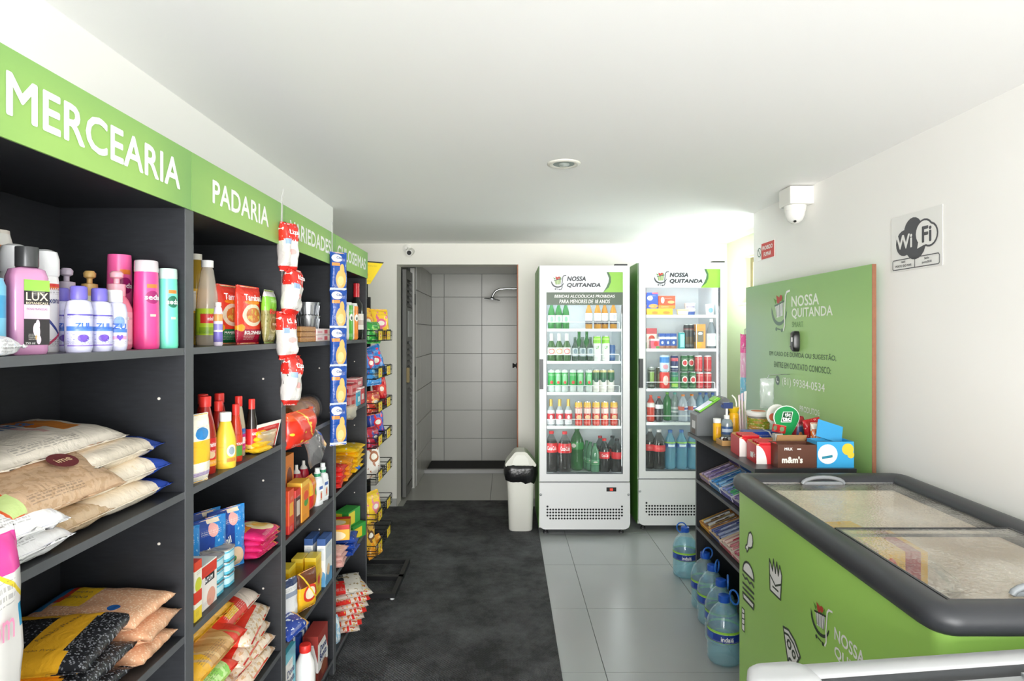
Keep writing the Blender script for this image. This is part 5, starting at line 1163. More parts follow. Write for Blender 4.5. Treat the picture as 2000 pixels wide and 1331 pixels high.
bottle('clear wine bottle with white label on the second fridge shelf', fr(1389, yc2), yc2, s2[1], ((.03, 0), (.034, .004), (.034, .135), (.02, .175), (.012, .2)), CLR('9aa4ac', .6, .06), M('dfe4e4', .4), ((.014, .2), (.014, .225), (0, .226)), (.02, .115), P('eef0ec', ('r', .35, .65, .5, .8, 'd4e4dc')), rz=0, group=G)
G = 'cans on the third shelf of the right fridge'
zc3 = s2[2]
def stk(lb, px, mt_, z=0, h=.128, r=.0295, dy=0):
    can(lb, fr(px, yc2 + dy), yc2 + dy, zc3 + z, r, h, mt_, 0, G)
dk1 = P('3a4638', ('r', .4, .6, .3, .8, '7fa04a'), ('r', 0, 1, .9, 1, '8a9088'))
stk('dark green energy can at the left of the third shelf, first', 1272, dk1, 0, .16, .028); stk('dark green energy can at the left of the third shelf, second', 1287, P('54523c', ('r', .4, .6, .2, .7, '8a7a4a')), 0, .155, .026, .06)
stk('red can below the blue and white one', 1298, P('d83a34', ('e', .5, .5, .09, .3, 'efc8c0')), 0, .125, .038); stk('blue and white can stacked on the red one', 1298, P('cfe2f4', ('r', 0, 1, .55, .9, '3a86d0'), ('e', .5, .3, .1, .15, 'e4a0b0')), .126, .125, .036)
stk('green can below the dark blue cola can', 1317, P('3f9a54', ('r', 0, 1, .7, 1, '2f7a6a'), ('r', .35, .65, .1, .3, 'a8d45a')), 0, .125); stk('dark blue cola can stacked on the green one', 1317, P('2a3566', ('r', 0, 1, .66, .86, 'd8485a'), ('r', 0, 1, .25, .35, 'e8e8ee')), .126, .122)
gu = P('2b6a3c', ('e', .5, .55, .13, .22, 'f0e8e0'), ('e', .5, .55, .09, .15, 'd8303a'))
for nm, px, z in (('lower left', 1336, 0), ('upper left', 1336, .126), ('lower right', 1352, 0), ('upper right', 1348.5, .126)):
    stk('green soda can with red round emblem, %s of four' % nm, px, gu, z, .122, .0285, .03 if px == 1348.5 else 0)
rd_ = P('c8323a', ('b', 12, 0, 5, 5.5, 'e8a8a4'), ('r', 0, 1, .93, 1, 'e8e0e0'))
for nm, px, z in (('lower left', 1366, 0), ('upper left', 1364, .126), ('lower right', 1382, 0), ('upper right', 1382, .126)):
    stk('red cola can at the right of the third shelf, %s of four' % nm, px, rd_, z, .122, .0285)
G = 'bottles on the fourth shelf of the right fridge'
def sb(lb, px, h, r, c, cap, lm, lz=(.5, .7), a=.6, dy=0, liq=None, z=s2[3]): soda(lb, px, yc2 + dy, z, h, r, c, cap, lm, lz, G, (), a, liq)
sb('red soda bottle with white band at the left', 1271, .20, .031, 'd8402c', 'e0502c', P('efe4e0', ('r', 0, 1, .8, 1, 'e0c0b8')), (.55, .72), .9)
sb('small black soda bottle with white band', 1287, .19, .031, '3a3a3e', 'd8402c', P('e0e0e4'), (.52, .68), .9)
sb('green soda bottle behind the black one', 1303, .215, .032, '4a9a5a', '6fc03a', None, (0, 0), .7, .06)
sb('clear bottle with pale cap in the middle', 1318, .215, .034, 'c4d4d0', '5fb0a4', P('d8dcdc', ('r', .3, .7, .3, .6, '8fa8a4')), (.3, .5), .4, .05)
for k, px in enumerate((1334, 1351)): sb('clear isotonic bottle with orange cap, %s of two' % ('left' if k == 0 else 'right'), px, .205, .035, 'd8dee6', 'ee8a34', P('e4e6ee', ('r', 0, .5, 0, 1, 'd86a5a'), ('r', .5, .75, .2, .8, '4a4a8c')), (.42, .56), .5, .02 * k)
for k, px in enumerate((1367, 1379, 1392)): sb('clear bottle with blue cap on the fourth fridge shelf, %s of three' % ORD[k], px, .215, .032, 'a8cfe0', '3a62b4', P('8fc4dc'), (.3, .5), .45, .03)
G = 'large bottles at the bottom of the right fridge'
for k, (px, y) in enumerate(((1269, yc2 + .04), (1287, yc2))):
    soda('large cola bottle without visible cap, %s in the right fridge' % ('leftmost' if k == 0 else 'second'), px, y, zb1 + .002, .30, .048, 'c9c4c0', 'd8d4d4', P('d8383c', ('e', .5, .5, .1, .2, 'e0605c')), (.46, .62), G, (), .02, (cola, .2))
for k, px in enumerate((1309, 1331, 1353, 1373, 1393)):
    soda('tall blue water bottle in the bottom of the right fridge, %s from the left' % ORD[k], px, yc2 + .01, zb1 + .002, .295, .043, '8fcfe4', '3a6ab0', P('2f5fa0', ('r', 0, 1, .75, 1, '8fc84a'), ('r', .4, .6, .2, .6, 'd8ecf4')), (.56, .70), G, (('indaiá', .014, .18, 'ffffff', .04, .02),), .4, None, 'water_bottle')
# ------------------------------------------------------------------ waste bin
t = thing('waste_bin', 'white swing lid waste bin with black liner beside the doorway', 'bin', (.1, 4.47, .009))
part('body', t, M('e2e2da', .4), g_lathe, ((.46, 0), (.5, .008), (.56, .3), (.62, .46)), 28, .172, .145, 5.0)
def g_liner(seed):
    vs, fs = [], []
    n = 40
    prof = ((.60, .36), (.66, .375), (.705, .41), (.70, .45), (.67, .48), (.60, .482))
    for q, (r, z) in enumerate(prof):
        for i in range(n):
            a = 2 * math.pi * i / n; e = 5.0
            k = (abs(math.cos(a)) ** e + abs(math.sin(a)) ** e) ** (-1 / e)
            w = mnoise.noise(Vector((math.cos(a) * 2.4, math.sin(a) * 2.4, q * .5 + seed)))
            w2 = mnoise.noise(Vector((math.cos(a) * 7, math.sin(a) * 7, q + seed)))
            rr = r * (1 + .05 * w + .03 * w2)
            vs.append((rr * .172 * k * math.cos(a), rr * .145 * k * math.sin(a), z + (.035 * w if q < 2 else .008 * w2)))
    for q in range(len(prof) - 1):
        for i in range(n):
            i2 = (i + 1) % n
            fs.append([q * n + i, q * n + i2, (q + 1) * n + i2, (q + 1) * n + i])
    return vs, fs, None, True
part('liner_bag', t, M('19191b', .22, bump=.6, nscale=60), g_liner, 3)
part('lid', t, M('dcdcd2', .35), g_prism, ((-.108, 0), (.108, 0), (.112, .012), (.098, .035), (.045, .098), (.03, .105), (-.03, .105), (-.045, .098), (-.098, .035), (-.112, .012)), .178, loc=(0, 0, .474))
part('flap', t, M('ebebe3', .35), g_prism, ((-.062, .0), (.062, .0), (.05, .045), (.03, .07), (-.03, .07), (-.05, .045)), .004, loc=(0, -.0915, .488))
# ------------------------------------------------------------------ green board on the right wall
BX = 1.49
t = thing('green_board', 'large green painted board with white lettering on the right wall', 'board', (BX, 3.134, 0), -90)
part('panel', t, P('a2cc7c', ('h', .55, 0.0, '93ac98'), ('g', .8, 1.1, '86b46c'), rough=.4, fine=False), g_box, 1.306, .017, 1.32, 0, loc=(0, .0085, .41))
part('raw_edge', t, M('8a5a40', .7, noise=.2, nscale=60), g_boxes, (.653, .655, .0002, .0168, .41, 1.73))
part('batten', t, M('a8653f', .7), g_boxes, (-.6, .6, .017, .044, 1.5, 1.55))
part('batten', t, M('a8653f', .7), g_boxes, (-.6, .6, .017, .044, .6, .65))
bt = lambda y: 3.134 - y
wl_ = M('eef4e6', .4); dgm = M('4a6a3c', .4)
text('NOSSA', .056, wl_, t, (bt(3.04), -.001, 1.612), w=.28, bold=.02)
text('QUITANDA', .056, wl_, t, (bt(2.978), -.001, 1.548), w=.40, bold=.02)
text('SMART', .028, M('5f8a4c', .4), t, (bt(3.115), -.001, 1.492), w=.12)
logo(t, (bt(3.32), -.0008, 1.57), .24, M('4f6f5c', .4), WHITE)
text('EM CASO DE DÚVIDA OU SUGESTÃO,', .034, dgm, t, (bt(3.098), -.001, 1.335), w=.70, bold=.016)
text('ENTRE EM CONTATO CONOSCO:', .032, dgm, t, (bt(3.09), -.001, 1.274), w=.594, bold=.016)
text('(81) 99384-0534', .052, wl_, t, (bt(3.067), -.001, 1.184), w=.44, bold=.012)
part('phone_icon', t, M('4a5f52', .4), g_polys, circ(bt(3.345), 1.187, .026, 18), loc=(0, -.0008, 0))
part('phone_icon_mark', t, wl_, g_polys, *stroke(arc(bt(3.345) + .004, 1.192, .014, .014, 150, 300, 6), .007), loc=(0, -.0012, 0))
text('PRODUTOS:', .03, wl_, t, (bt(2.99), -.001, 1.065), w=.2, bold=.016)
t = thing('door_bell_unit', 'black oval intercom button unit fixed on the green board', 'intercom', (BX - .001, 3.114, 1.405), -90)
part('housing', t, M('1b1c1e', .3), g_lathe, ((.5, 0), (.5, .02), (.42, .028), (0.0, .029)), 24, .05, .105, 4.0, rot=(R(90), 0, 0))
part('button', t, M('dedede', .4), g_boxes, (-.004, .006, -.031, -.028, -.002, .02))
part('slot', t, M('55585a', .4), g_boxes, (-.022, -.012, -.030, -.027, -.03, -.024))
# pink and blue packs hanging on the far edge of the board
t = thing('hanging_straw_pack', 'slim pink and blue pack hanging past the far board edge', 'pack', (1.50, 3.83, 1.02), -60)
part('wrapper', t, P('dfa8c4', ('r', 0, 1, .72, 1, 'e45a9c'), ('r', 0, 1, .0, .35, '7fc4e0'), ('n', 9, .6, 'efdce6')), g_pillow, .07, .42, .02, 3, 1.4, .06)
part('hook', t, M('c9c9c9', .3, .8), g_tube, ((0, 0, .41), (0, 0, .45), (.02, .01, .46), (.045, .02, .45)), .003, 5)
# ------------------------------------------------------------------ dark counter rack
CX0, CX1, CY0, CY1, CZ = 1.0, 1.41, 2.45, 3.36, .90
ct = M('2b2d30', .38, noise=.2, nscale=30)
t = thing('counter_rack', 'dark grey counter rack with open shelves beside the green freezer', 'counter', (0, 0, 0))
tp = part('counter_top', t, ct, g_boxes, (CX0, CX1, CY0, CY1, CZ - .018, CZ))
part('lit_edge', tp, lit_edge_m, g_boxes, (CX0 - .001, CX0, CY0, CY1, CZ - .018, CZ))
part('end_panel', t, ct, g_boxes, (1.03, 1.35, 2.48, 2.498, .0, CZ - .018))
part('end_panel', t, ct, g_boxes, (1.03, 1.40, 3.30, 3.318, .0, CZ - .018))
part('back_panel', t, ct, g_boxes, (1.34, 1.35, 2.498, 3.30, .0, CZ - .018))
for z in (.655, .40):
    s_ = part('shelf_board', t, ct, g_boxes, (1.03, 1.34, 2.498, 3.30, z - .016, z))
    part('lit_edge', s_, lit_edge_m, g_boxes, (1.028, 1.03, 2.498, 3.30, z - .016, z))
# candy display trays on its shelves, tilted to the aisle
def tray(lb, y, z, c, cc, cd, inner):
    th = thing('candy_tray', lb, 'candy tray', (1.135, y, z + .004), -90, 'candy trays on the counter rack', 22)
    th.location.z += .032
    part('carton', th, M(c, .6), g_tray, .148, .18, .03, .002, .05)
    part('front_print', th, P(cc, ('n', 5, .55, cd)), g_boxes, (-.07, .07, -.0912, -.0902, .004, .027))
    part('rim_print', th, M(cd, .4), g_boxes, (-.07, .07, .0868, .0878, .03, .048))
    part('insert', th, M(c, .6), g_boxes, (-.07, .07, -.086, .086, .002, .018))
    for i in range(8):
        part('bar', th, P(inner[i % len(inner)], ('r', .25, .8, .25, .75, cd), ('n', 6, .6, 'eeeae4')), g_box, .015, .15, .013, .004, loc=(-.0615 + i * .0176, -.004 + .006 * (i % 2), .018 + .004 * (i % 3)), rot=(0, 0, R((i * 7) % 9 - 4)))
for k, (y, c, cc, cd, inn) in enumerate([(3.215, 'e6cfb4', 'b09ab8', '6a5a9c', ('b4a0c4', '8f80b0')), (3.058, 'dfe6ee', '4a8fd0', '2a5fa8', ('3a8fd0', '8fc4ec')), (2.90, 'e4e0ec', '6a6ab8', '3a9a5a', ('7f8fd0', '4aa86a')), (2.742, 'd8d4dc', '5a4a86', '6a5a9c', ('7a6aa4', 'b0a8cc')), (2.585, 'd8d4dc', '4a3a6c', '8a7ab4', ('54467c', 'bcb4d0'))]):
    tray('candy bar tray on the upper rack shelf, %s from the far end' % ORD[k], y, .656, c, cc, cd, inn)
for k, (y, c, cc, cd, inn) in enumerate([(3.215, 'cf9a5a', 'e0a83a', '4a3a34', ('d8b04a', '6a4a3a', 'b4b8bc')), (3.058, 'e2c8a4', '3a4a86', 'a8b8d0', ('3a4a8c', '8f9cc0')), (2.90, 'e6dcd0', 'c8606c', 'b03a4c', ('e0c8bc', 'c87a84')), (2.742, 'e4d4c8', 'd88a94', '8a3a54', ('b85a70', 'e8ccc8')), (2.585, 'e2d4c4', 'b05a48', '8a3a30', ('c88a5a', 'e4c8a8'))]):
    tray('candy bar tray on the lower rack shelf, %s from the far end' % ORD[k], y, .401, c, cc, cd, inn)
bag('dark grey candy bag behind the upper trays', 1.27, 3.13, .656, .13, .14, .04, P('4a4e54', ('n', 5, .55, 'b4b8bc')), 'candy_bag', 'candy bag', rz=-80)
bag('green candy bag behind the upper trays', 1.27, 2.97, .656, .13, .15, .04, P('5f8a3c', ('n', 5, .55, 'c4d88a')), 'candy_bag', 'candy bag', rz=-86)
# ---- payment terminal
gm = M('6b7073', .4)
t = thing('payment_terminal', 'grey wedge shaped payment terminal with green framed sloping screen', 'terminal', (1.0, 3.29, CZ))
part('housing', t, gm, g_prism, ((.01, 0), (.185, 0), (.185, .19), (.165, .205), (.15, .2), (.01, .108)), .115)
ang = math.atan2(.092, .14)
def on_slope(u, n): return (.01 + u * math.cos(ang) - n * math.sin(ang), 0, .108 + u * math.sin(ang) + n * math.cos(ang))
part('screen_frame', t, M('7cc83c', .35), g_box, .135, .085, .008, .002, loc=on_slope(.092, .0), rot=(0, -ang, 0))
part('screen', t, M('d4d8ec', .2, emit=.25), g_box, .085, .062, .002, 0, loc=on_slope(.072, .0082), rot=(0, -ang, 0))
part('key_pad', t, M('8fd84a', .35), g_box, .035, .07, .006, .002, loc=on_slope(.138, .0078), rot=(0, -ang, 0))
part('sticker', t, M('dedfe0', .5), g_boxes, (.0088, .0096, -.03, .02, .035, .075))
part('port_plate', t, M('5a4c42', .5), g_boxes, (.0088, .0096, -.03, .03, .006, .03))
# ---- small things on the counter
bottle('small yellow bottle with white cap beside the terminal', 1.072, 3.10, CZ, ((.018, 0), (.02, .004), (.02, .085), (.014, .09)), P('f0b822', ('r', .4, .6, .3, .8, 'd89a1a')), M('efeeec', .4), ((.019, .09), (.019, .112), (0, .113)), rz=0, name='glue_bottle')
t = bottle('clear hand sanitizer bottle with white pump and blue cap', 1.118, 3.09, CZ, ((.026, 0), (.029, .005), (.029, .09), (.022, .108), (.012, .112)), CLR('c9d8e0', .35, .06), M('eeeeee', .35), ((.014, .112), (.014, .13), (.006, .132), (.006, .165)), (.035, .075), P('3a5a8c', ('r', .3, .7, .3, .7, 'b8c8dc')), rz=0, name='sanitizer_bottle')
part('nozzle', t, M('22386e', .35), g_boxes, (-.022, .026, -.014, .014, .165, .195), (-.03, -.02, -.006, .006, .17, .184))
t = bottle('tall yellow canister with flared lid behind the sanitizer', 1.19, 3.19, CZ, ((.026, 0), (.027, .004), (.025, .12), (.02, .13)), P('edb21c', ('r', .42, .58, .1, .8, 'd49a14')), M('e0b81e', .4), ((.02, .13), (.028, .15), (.03, .158), (.02, .16)), rz=0, name='canister')
t = thing('wooden_dish', 'small wooden dish of dark wrapped sweets on the counter corner', 'dish', (1.085, 2.985, CZ))
part('dish', t, M('d0a266', .5, noise=.1, nscale=30), g_tray, .085, .085, .025, .005)
random.seed(5)
for i in range(9):
    part('sweet', t, M(['3a2a24', '8a8c90', '5a4a44', 'd8dade'][i % 4], .25), g_lathe, ((0, -.011), (.009, -.006), (.01, 0), (.009, .006), (0, .011)), 8, loc=(-.024 + (i % 3) * .024, -.024 + (i // 3) * .024, .02 + random.random() * .012), rot=(random.random() * 3, random.random() * 3, 0))
t = thing('straw_bundle', 'bundle of pale pink drinking straws standing on the counter', 'straws', (1.24, 3.2, CZ))
for i in range(9):
    part('straw', t, M(['efdfe4', 'e8d4e0', 'f0ecec'][i % 3], .4), g_tube, ((0, 0, 0), (0, 0, .22 + .01 * (i % 3))), .004, 6, loc=(-.014 + (i % 3) * .013, -.014 + (i // 3) * .013, .001), rot=(R((i % 3 - 1) * 2), R((i // 3 - 1) * 2), 0))
part('bent_straw', t, M('eef0ea', .4), g_tube, ((-.03, 0, 0), (-.032, 0, .18), (-.04, 0, .205), (-.055, 0, .22)), .004, 6)
t = thing('candy_tub', 'clear candy tub with white lid and printed label', 'tub', (1.274, 3.08, CZ))
part('tub', t, CLR('d8d4cc', .45, .1), g_lathe, ((.048, 0), (.05, .004), (.054, .13)), 22)
part('label', t, P('c89a4a', ('n', 7, .5, '8fa02e'), ('r', 0, 1, 0, .3, 'b86a3a'), ('n', 11, .6, 'efe0b8')), g_lathe, ((.0515, .03), (.0545, .12)), 22, 1, 1, 2.0, False)
part('lid', t, P('eceae6', ('r', 0, 1, .9, 1, 'e2e0dc')), g_lathe, ((.06, .13), (.062, .134), (.062, .148), (.056, .153), (0, .153)), 24)
part('lid_print', t, M('d8703c', .5), g_lathe, ((.036, .1532), (.034, .1538), (0, .1538)), 20)
t = thing('wooden_tray', 'shallow wooden tray behind the blue chocolate box', 'tray', (1.225, 2.985, CZ))
part('tray', t, M('c99a62', .5, noise=.1, nscale=30), g_tray, .20, .10, .055, .006)
for i in range(6): part('sweet', t, M(['e4dcd8', '8f5a3a', 'd8c4b0'][i % 3], .3), g_lathe, ((0, -.013), (.011, -.006), (.012, 0), (.011, .006), (0, .013)), 8, loc=(-.075 + i * .03, (i % 2) * .03 - .015, .045), rot=(i, i * 2, 0))
carton('dark blue chocolate box with white and red print', 1.20, 2.875, CZ + .001, .165, .07, .085, P('2144a0', ('r', .7, .95, .2, .8, '2a55b4'), ('b', 1, .3, .93, .98, 'f0eef0'), ('e', .83, .4, .08, .25, 'e4e4ec'), ('e', .82, .3, .05, .18, 'c03a7a')), 'chocolate_box', 'box', 0)
def redbox(lb, x, y, w, d, h):
    th = thing('chocolate_display_box', lb, 'display box', (x, y, CZ), -4)
    part('carton', th, M('d2202a', .4), g_tray, w, d, h, .003)
    part('lining', th, M('dcb078', .7), g_tray, w - .007, d - .007, h + .004, .002)
    part('white_curve', th, M('efeae6', .5), g_polys, tuple(arc(-w * .5, .0, w * .45, h, 0, 90, 8) + [(-w * .5, 0)]), loc=(0, -d / 2 - .001, 0))
    for i in range(4): part('bar', th, P('c81f2a', ('r', .2, .8, .3, .7, 'efe6e0')), g_box, w * .75, .014, h * 1.1, .003, loc=(0, -d * .32 + i * d * .2, .006), rot=(R(10), 0, 0))
    return th
redbox('red open chocolate display box, farther of two', 1.085, 2.755, .10, .13, .082)
t = redbox('red open chocolate display box, nearer of two', 1.095, 2.60, .095, .125, .078)
part('side_badge', t, WHITE, g_boxes, (-.0482, -.0477, -.02, .012, .018, .04))
text('Kit', .02, WHITE, t, (-.0486, -.035, .035), (0, 0, R(-90)), bold=.02)
t = thing('open_cardboard_box', 'plain open cardboard box between the red and brown boxes', 'box', (1.21, 2.675, CZ), 0)
cbm = M('b98d5e', .8, noise=.08, nscale=25)
part('carton', t, cbm, g_tray, .125, .15, .075, .003)
part('flap', t, cbm, g_boxes, (-.0625, .0625, -.045, 0, -.0015, .0015), loc=(0, -.075, .075), rot=(R(-60), 0, 0))
for i in range(5): part('snack_bar', t, M(['2f2a2c', '8a8c90', 'c8262c'][i % 3], .3), g_box, .1, .02, .05, .004, loc=(0, -.05 + i * .025, .005))
t = thing('chocolate_candy_box', 'brown open chocolate candy box facing the camera', 'display box', (1.181, 2.515, CZ))
part('carton', t, M('5a3424', .45), g_tray, .158, .085, .093, .003)
text("m&m's", .028, M('efe9e0', .4), t, (-.02, -.0432, .032), w=.085, bold=.05)
text('MILK', .011, WHITE, t, (-.035, -.0432, .076), bold=.02)
part('accent', t, M('efe9e0', .4), g_boxes, (0, .016, -.0434, -.0428, .073, .078))
for i in range(5): part('pouch', t, P('6a3f2c', ('e', .5, .5, .3, .3, 'd8b08a')), g_pillow, .12, .08, .012, i, .8, .06, loc=(0, -.03 + i * .015, .006))
t = thing('blue_snack_box', 'bright blue open snack box with round white print', 'display box', (1.337, 2.515, CZ))
part('carton', t, M('38a4dc', .4), g_tray, .15, .085, .106, .003)
part('round_print', t, WHITE, g_polys, circ(-.032, .055, .04, 24), loc=(0, -.0432, 0))
part('bar_picture', t, M('2a86a0', .4), g_polys, ((-.055, .035), (-.012, .042), (-.013, .052), (-.056, .045)), loc=(0, -.0436, 0))
part('yellow_print', t, M('efc83a', .4), g_polys, circ(.05, .075, .024, 16), circ(.062, .052, .014, 14), loc=(0, -.0432, 0))
part('flap', t, P('3a9cd4', ('b', 1, .4, .9, 1.0, 'e4c03a')), g_boxes, (-.055, .055, -.0015, .0015, 0, .075), loc=(.01, .03, .10), rot=(R(-20), R(18), 0))
for i in range(4): part('pouch', t, P('5a3a2c', ('e', .5, .5, .3, .3, '8a6a4a')), g_pillow, .12, .09, .012, i + 3, .8, .06, loc=(0, -.025 + i * .016, .006))
t = thing('brown_display_box', 'wide brown cardboard display box behind the blue box', 'display box', (1.332, 2.655, CZ))
part('carton', t, M('8a5a38', .6), g_tray, .15, .15, .075, .003, .09)
part('fold_line', t, M('b98d5e', .7), g_boxes, (-.07, .07, -.0768, -.0755, .06, .072))
bag('orange and white cookie pack standing in the display box', 1.345, 2.63, CZ + .01, .065, .15, .03, P('e8742c', ('n', 8, .55, 'f3ece2'), ('r', 0, 1, .82, 1, 'efe6da'), ('r', 0, 1, 0, .15, 'd85a24')), 'cookie_pack', 'cookie pack', rz=0, txt=(('Cookies', .14, .6, 'ffffff', .8, .03),))
bag('shiny red candy bag leaning in the display box', 1.375, 2.70, CZ + .01, .085, .16, .035, P('b81c2a', ('n', 10, .64, 'e8b8b4')), 'candy_bag', 'candy bag', rz=10, ry=-10)
can('dark red snack canister beside the cookie pack', 1.335, 2.79, CZ, .03, .165, P('8a1f2c', ('e', .5, .55, .1, .25, '2f4a7a'), ('e', .5, .5, .05, .12, 'c87a4a'), ('r', 0, 1, .9, 1, 'a8303a')), 0, None, (), 'snack_canister', M('a8303a', .4))
t = thing('mint_display', 'green teardrop mint display card with pale outline', 'display', (1.268, 2.755, CZ + .0))
def drop(s):
    pts = arc(0, .165, .055 * s, .05 * s, -20, 200, 16)
    return tuple(pts + [(-.03 * s - .008, .11), (-.02 * s, .08), (-.022 * s, .04), (-.03, .0), (.03, .0), (.018 * s, .06), (.022 * s, .09), (.035 * s + .004, .12)])
part('outline', t, M('dfeee2', .4), g_prism, drop(1.08), .004, loc=(0, .003, 0))
part('card', t, M('12904c', .35), g_prism, drop(1.0), .005)
part('name_plate', t, M('0a4a2a', .35), g_polys, ((-.026, .145), (.018, .145), (.026, .19), (-.016, .19)), loc=(0, -.0027, 0))
part('plate_border', t, M('e9f2ea', .4), g_polys, *stroke([(-.026, .145), (.018, .145), (.026, .19), (-.016, .19), (-.026, .145)], .003), loc=(0, -.0031, 0))
text('tic', .018, WHITE, t, (.004, -.0034, .178), bold=.04)
text('tac', .018, WHITE, t, (-.002, -.0034, .158), bold=.04)
t = thing('round_card', 'pale round display card behind the mint display', 'display', (1.262, 2.84, CZ))
part('disc', t, M('e9e9e4', .5), g_prism, circ(0, .165, .05, 26), .004)
part('stand', t, M('e0e0da', .5), g_prism, ((-.02, 0), (.02, 0), (.008, .12), (-.008, .12)), .004, loc=(0, .004, 0))
part('picture', t, M('d86a4c', .5), g_polys, circ(-.02, .155, .018, 14), loc=(0, -.0024, 0))
carton('small red mint box with pale top leaning by the mint display', 1.222, 2.735, CZ + .10, .045, .035, .035, P('c82a2c', ('e', .5, .5, .3, .3, '8aa07a'), ('r', 0, 1, .95, 1, 'e8a890')), 'mint_box', 'box', 20, ry=12)
t = thing('wire_mint_stand', 'small carton stand under the red mint box', 'stand', (1.222, 2.735, CZ))
part('block', t, M('dfe4dc', .5), g_prism, ((-.02, 0), (.025, 0), (.012, .098), (-.022, .095)), .03)
t = thing('clear_plastic_bag', 'crumpled clear plastic bag hanging in front of the board', 'plastic bag', (1.37, 3.2, 1.05), 0)
part('film', t, CLR('eef2f2', .4, .08, 'f4f8f8'), g_pillow, .075, .16, .03, 6, 2.6, .06)
part('hook', t, chrome, g_tube, ((0, 0, .155), (.01, 0, .175), (.121, 0, .18)), .002, 5)
# ------------------------------------------------------------------ water jugs on the floor
jug = CLR('d8f2f8', .18, .04, 'eefafc')
jcap = M('1f55b8', .35)
jl = P('1f3a8c', ('r', 0, 1, .78, 1, '8fc63f'), ('r', 0, 1, .0, .04, '8fc63f'), ('r', .2, .36, .2, .7, '2f5ab0'), rough=.3)
JP = ((.055, 0), (.068, .006), (.073, .02), (.069, .032), (.073, .044), (.069, .056), (.073, .068), (.069, .08), (.073, .094), (.071, .104), (.071, .152), (.073, .158), (.072, .175), (.06, .21), (.04, .238), (.022, .255), (.02, .262))
for k, (px, py, lb) in enumerate([(1338, 1124, 'farthest, by the right fridge'), (1377, 1186, 'second from the far end'), (1391, 1216, 'middle of the row'), (1408, 1252, 'second from the near end'), (1414, 1290, 'nearest, beside the green freezer')]):
    y = H * F / (py - CY); x = Xp(px, y)
    t = thing('water_jug', 'large clear water jug with blue cap, ' + lb, 'water jug', (x, y, 0), -8 - 10 * (k % 2), 'water jugs beside the counter rack')
    part('body', t, jug, g_lathe, JP, 28)
    part('water', t, CLR('b8ecf6', .15, .08, 'd4f1f8'), g_lathe, tuple((r - .002, z + .001) for r, z in JP[:-3]), 24)
    part('label', t, jl, g_lathe, ((.0722, .104), (.0722, .153)), 28, 1, 1, 2.0, False)
    text('indaiá', .02, WHITE, t, (0, 0, .124), w=.055, bold=.02, wrap=.0729)
    part('cap', t, jcap, g_lathe, ((.024, .26), (.025, .262), (.024, .288), (.02, .29), (0, .29)), 18)
    part('carry_ring', t, M('2f6fc8', .35), g_tube, tuple((-.02 + .028 * math.cos(a) * (1 if k else 1), .0, .292 + .03 * math.sin(a)) for a in [2 * math.pi * i / 14 for i in range(14)]), .004, 6, True, loc=(0, 0, -.008) if k == 0 else (.03, 0, -.004), rot=(0, 0, R(30 * k)))
# ------------------------------------------------------------------ green chest freezer
FX0, FX1, FY0, FY1 = .865, 1.475, 1.215, 2.285
def ztop_(y): return .852 + (y - FY0) * .02
t = thing('green_chest_freezer', 'green chest freezer with sloping glass lids and dark grey rim', 'freezer', (0, 0, 0))
def rrect(x0, x1, y0, y1, r, n=5):
    out = []
    for cx, cy, a in ((x1 - r, y0 + r, -90), (x1 - r, y1 - r, 0), (x0 + r, y1 - r, 90), (x0 + r, y0 + r, 180)):
        out += [(cx + r * math.cos(R(a + 90 * i / n)), cy + r * math.sin(R(a + 90 * i / n))) for i in range(n + 1)]
    return out
def g_loft(rings, close=True, capt=False, capb=False):
    vs, fs = [], []
    n = len(rings[0])
    for q in rings: vs += list(q)
    for j in range(len(rings) - 1):
        for i in range(n):
            i2 = (i + 1) % n
            fs.append([j * n + i, j * n + i2, (j + 1) * n + i2, (j + 1) * n + i])
    if capt: fs.append([(len(rings) - 1) * n + i for i in range(n)])
    if capb: fs.append(list(range(n))[::-1])
    return vs, fs, None, True
def ring(o, dz, r, zf, box): return tuple((x, y, (zf(y) + dz) if zf else dz) for x, y in rrect(box[0] - o, box[1] + o, box[2] - o, box[3] + o, max(r + o, .004)))
FB = (FX0, FX1, FY0, FY1)
fgm = M('a3d366', .35)
shell = (ring(0, .02, .03, None, FB), ring(0, 0, .03, ztop_, FB))
o = part('body', t, fgm, g_loft, shell, True, False, True); o.data.set_sharp_from_angle(angle=R(60))
tub = (ring(-.06, .0, .03, ztop_, FB), ring(-.065, .60, .03, None, FB))
part('inner_tub', t, M('efebe2', .5, noise=.05, nscale=6), g_loft, tub, True, True, False)
rim_m = M('313337', .42)
rings = [ring(o_, dz, .035, ztop_, FB) for o_, dz in ((-.062, .0), (.004, -.008), (.018, .0), (.024, .015), (.022, .034), (.010, .046), (-.012, .050), (-.040, .046), (-.058, .036), (-.062, .022), (-.062, .0))]
part('rim', t, rim_m, g_loft, tuple(rings))
part('kick_plate', t, BLACK, g_boxes, (FX0 + .03, FX1 - .03, FY0 + .03, FY1 - .03, 0, .02))
gl_x0, gl_x1 = FX0 + .058, FX1 - .058
ym = 1.70
slope = math.atan(.02)
lidg = CLR('dedace', .12, .1, 'f8f7f4', .40)
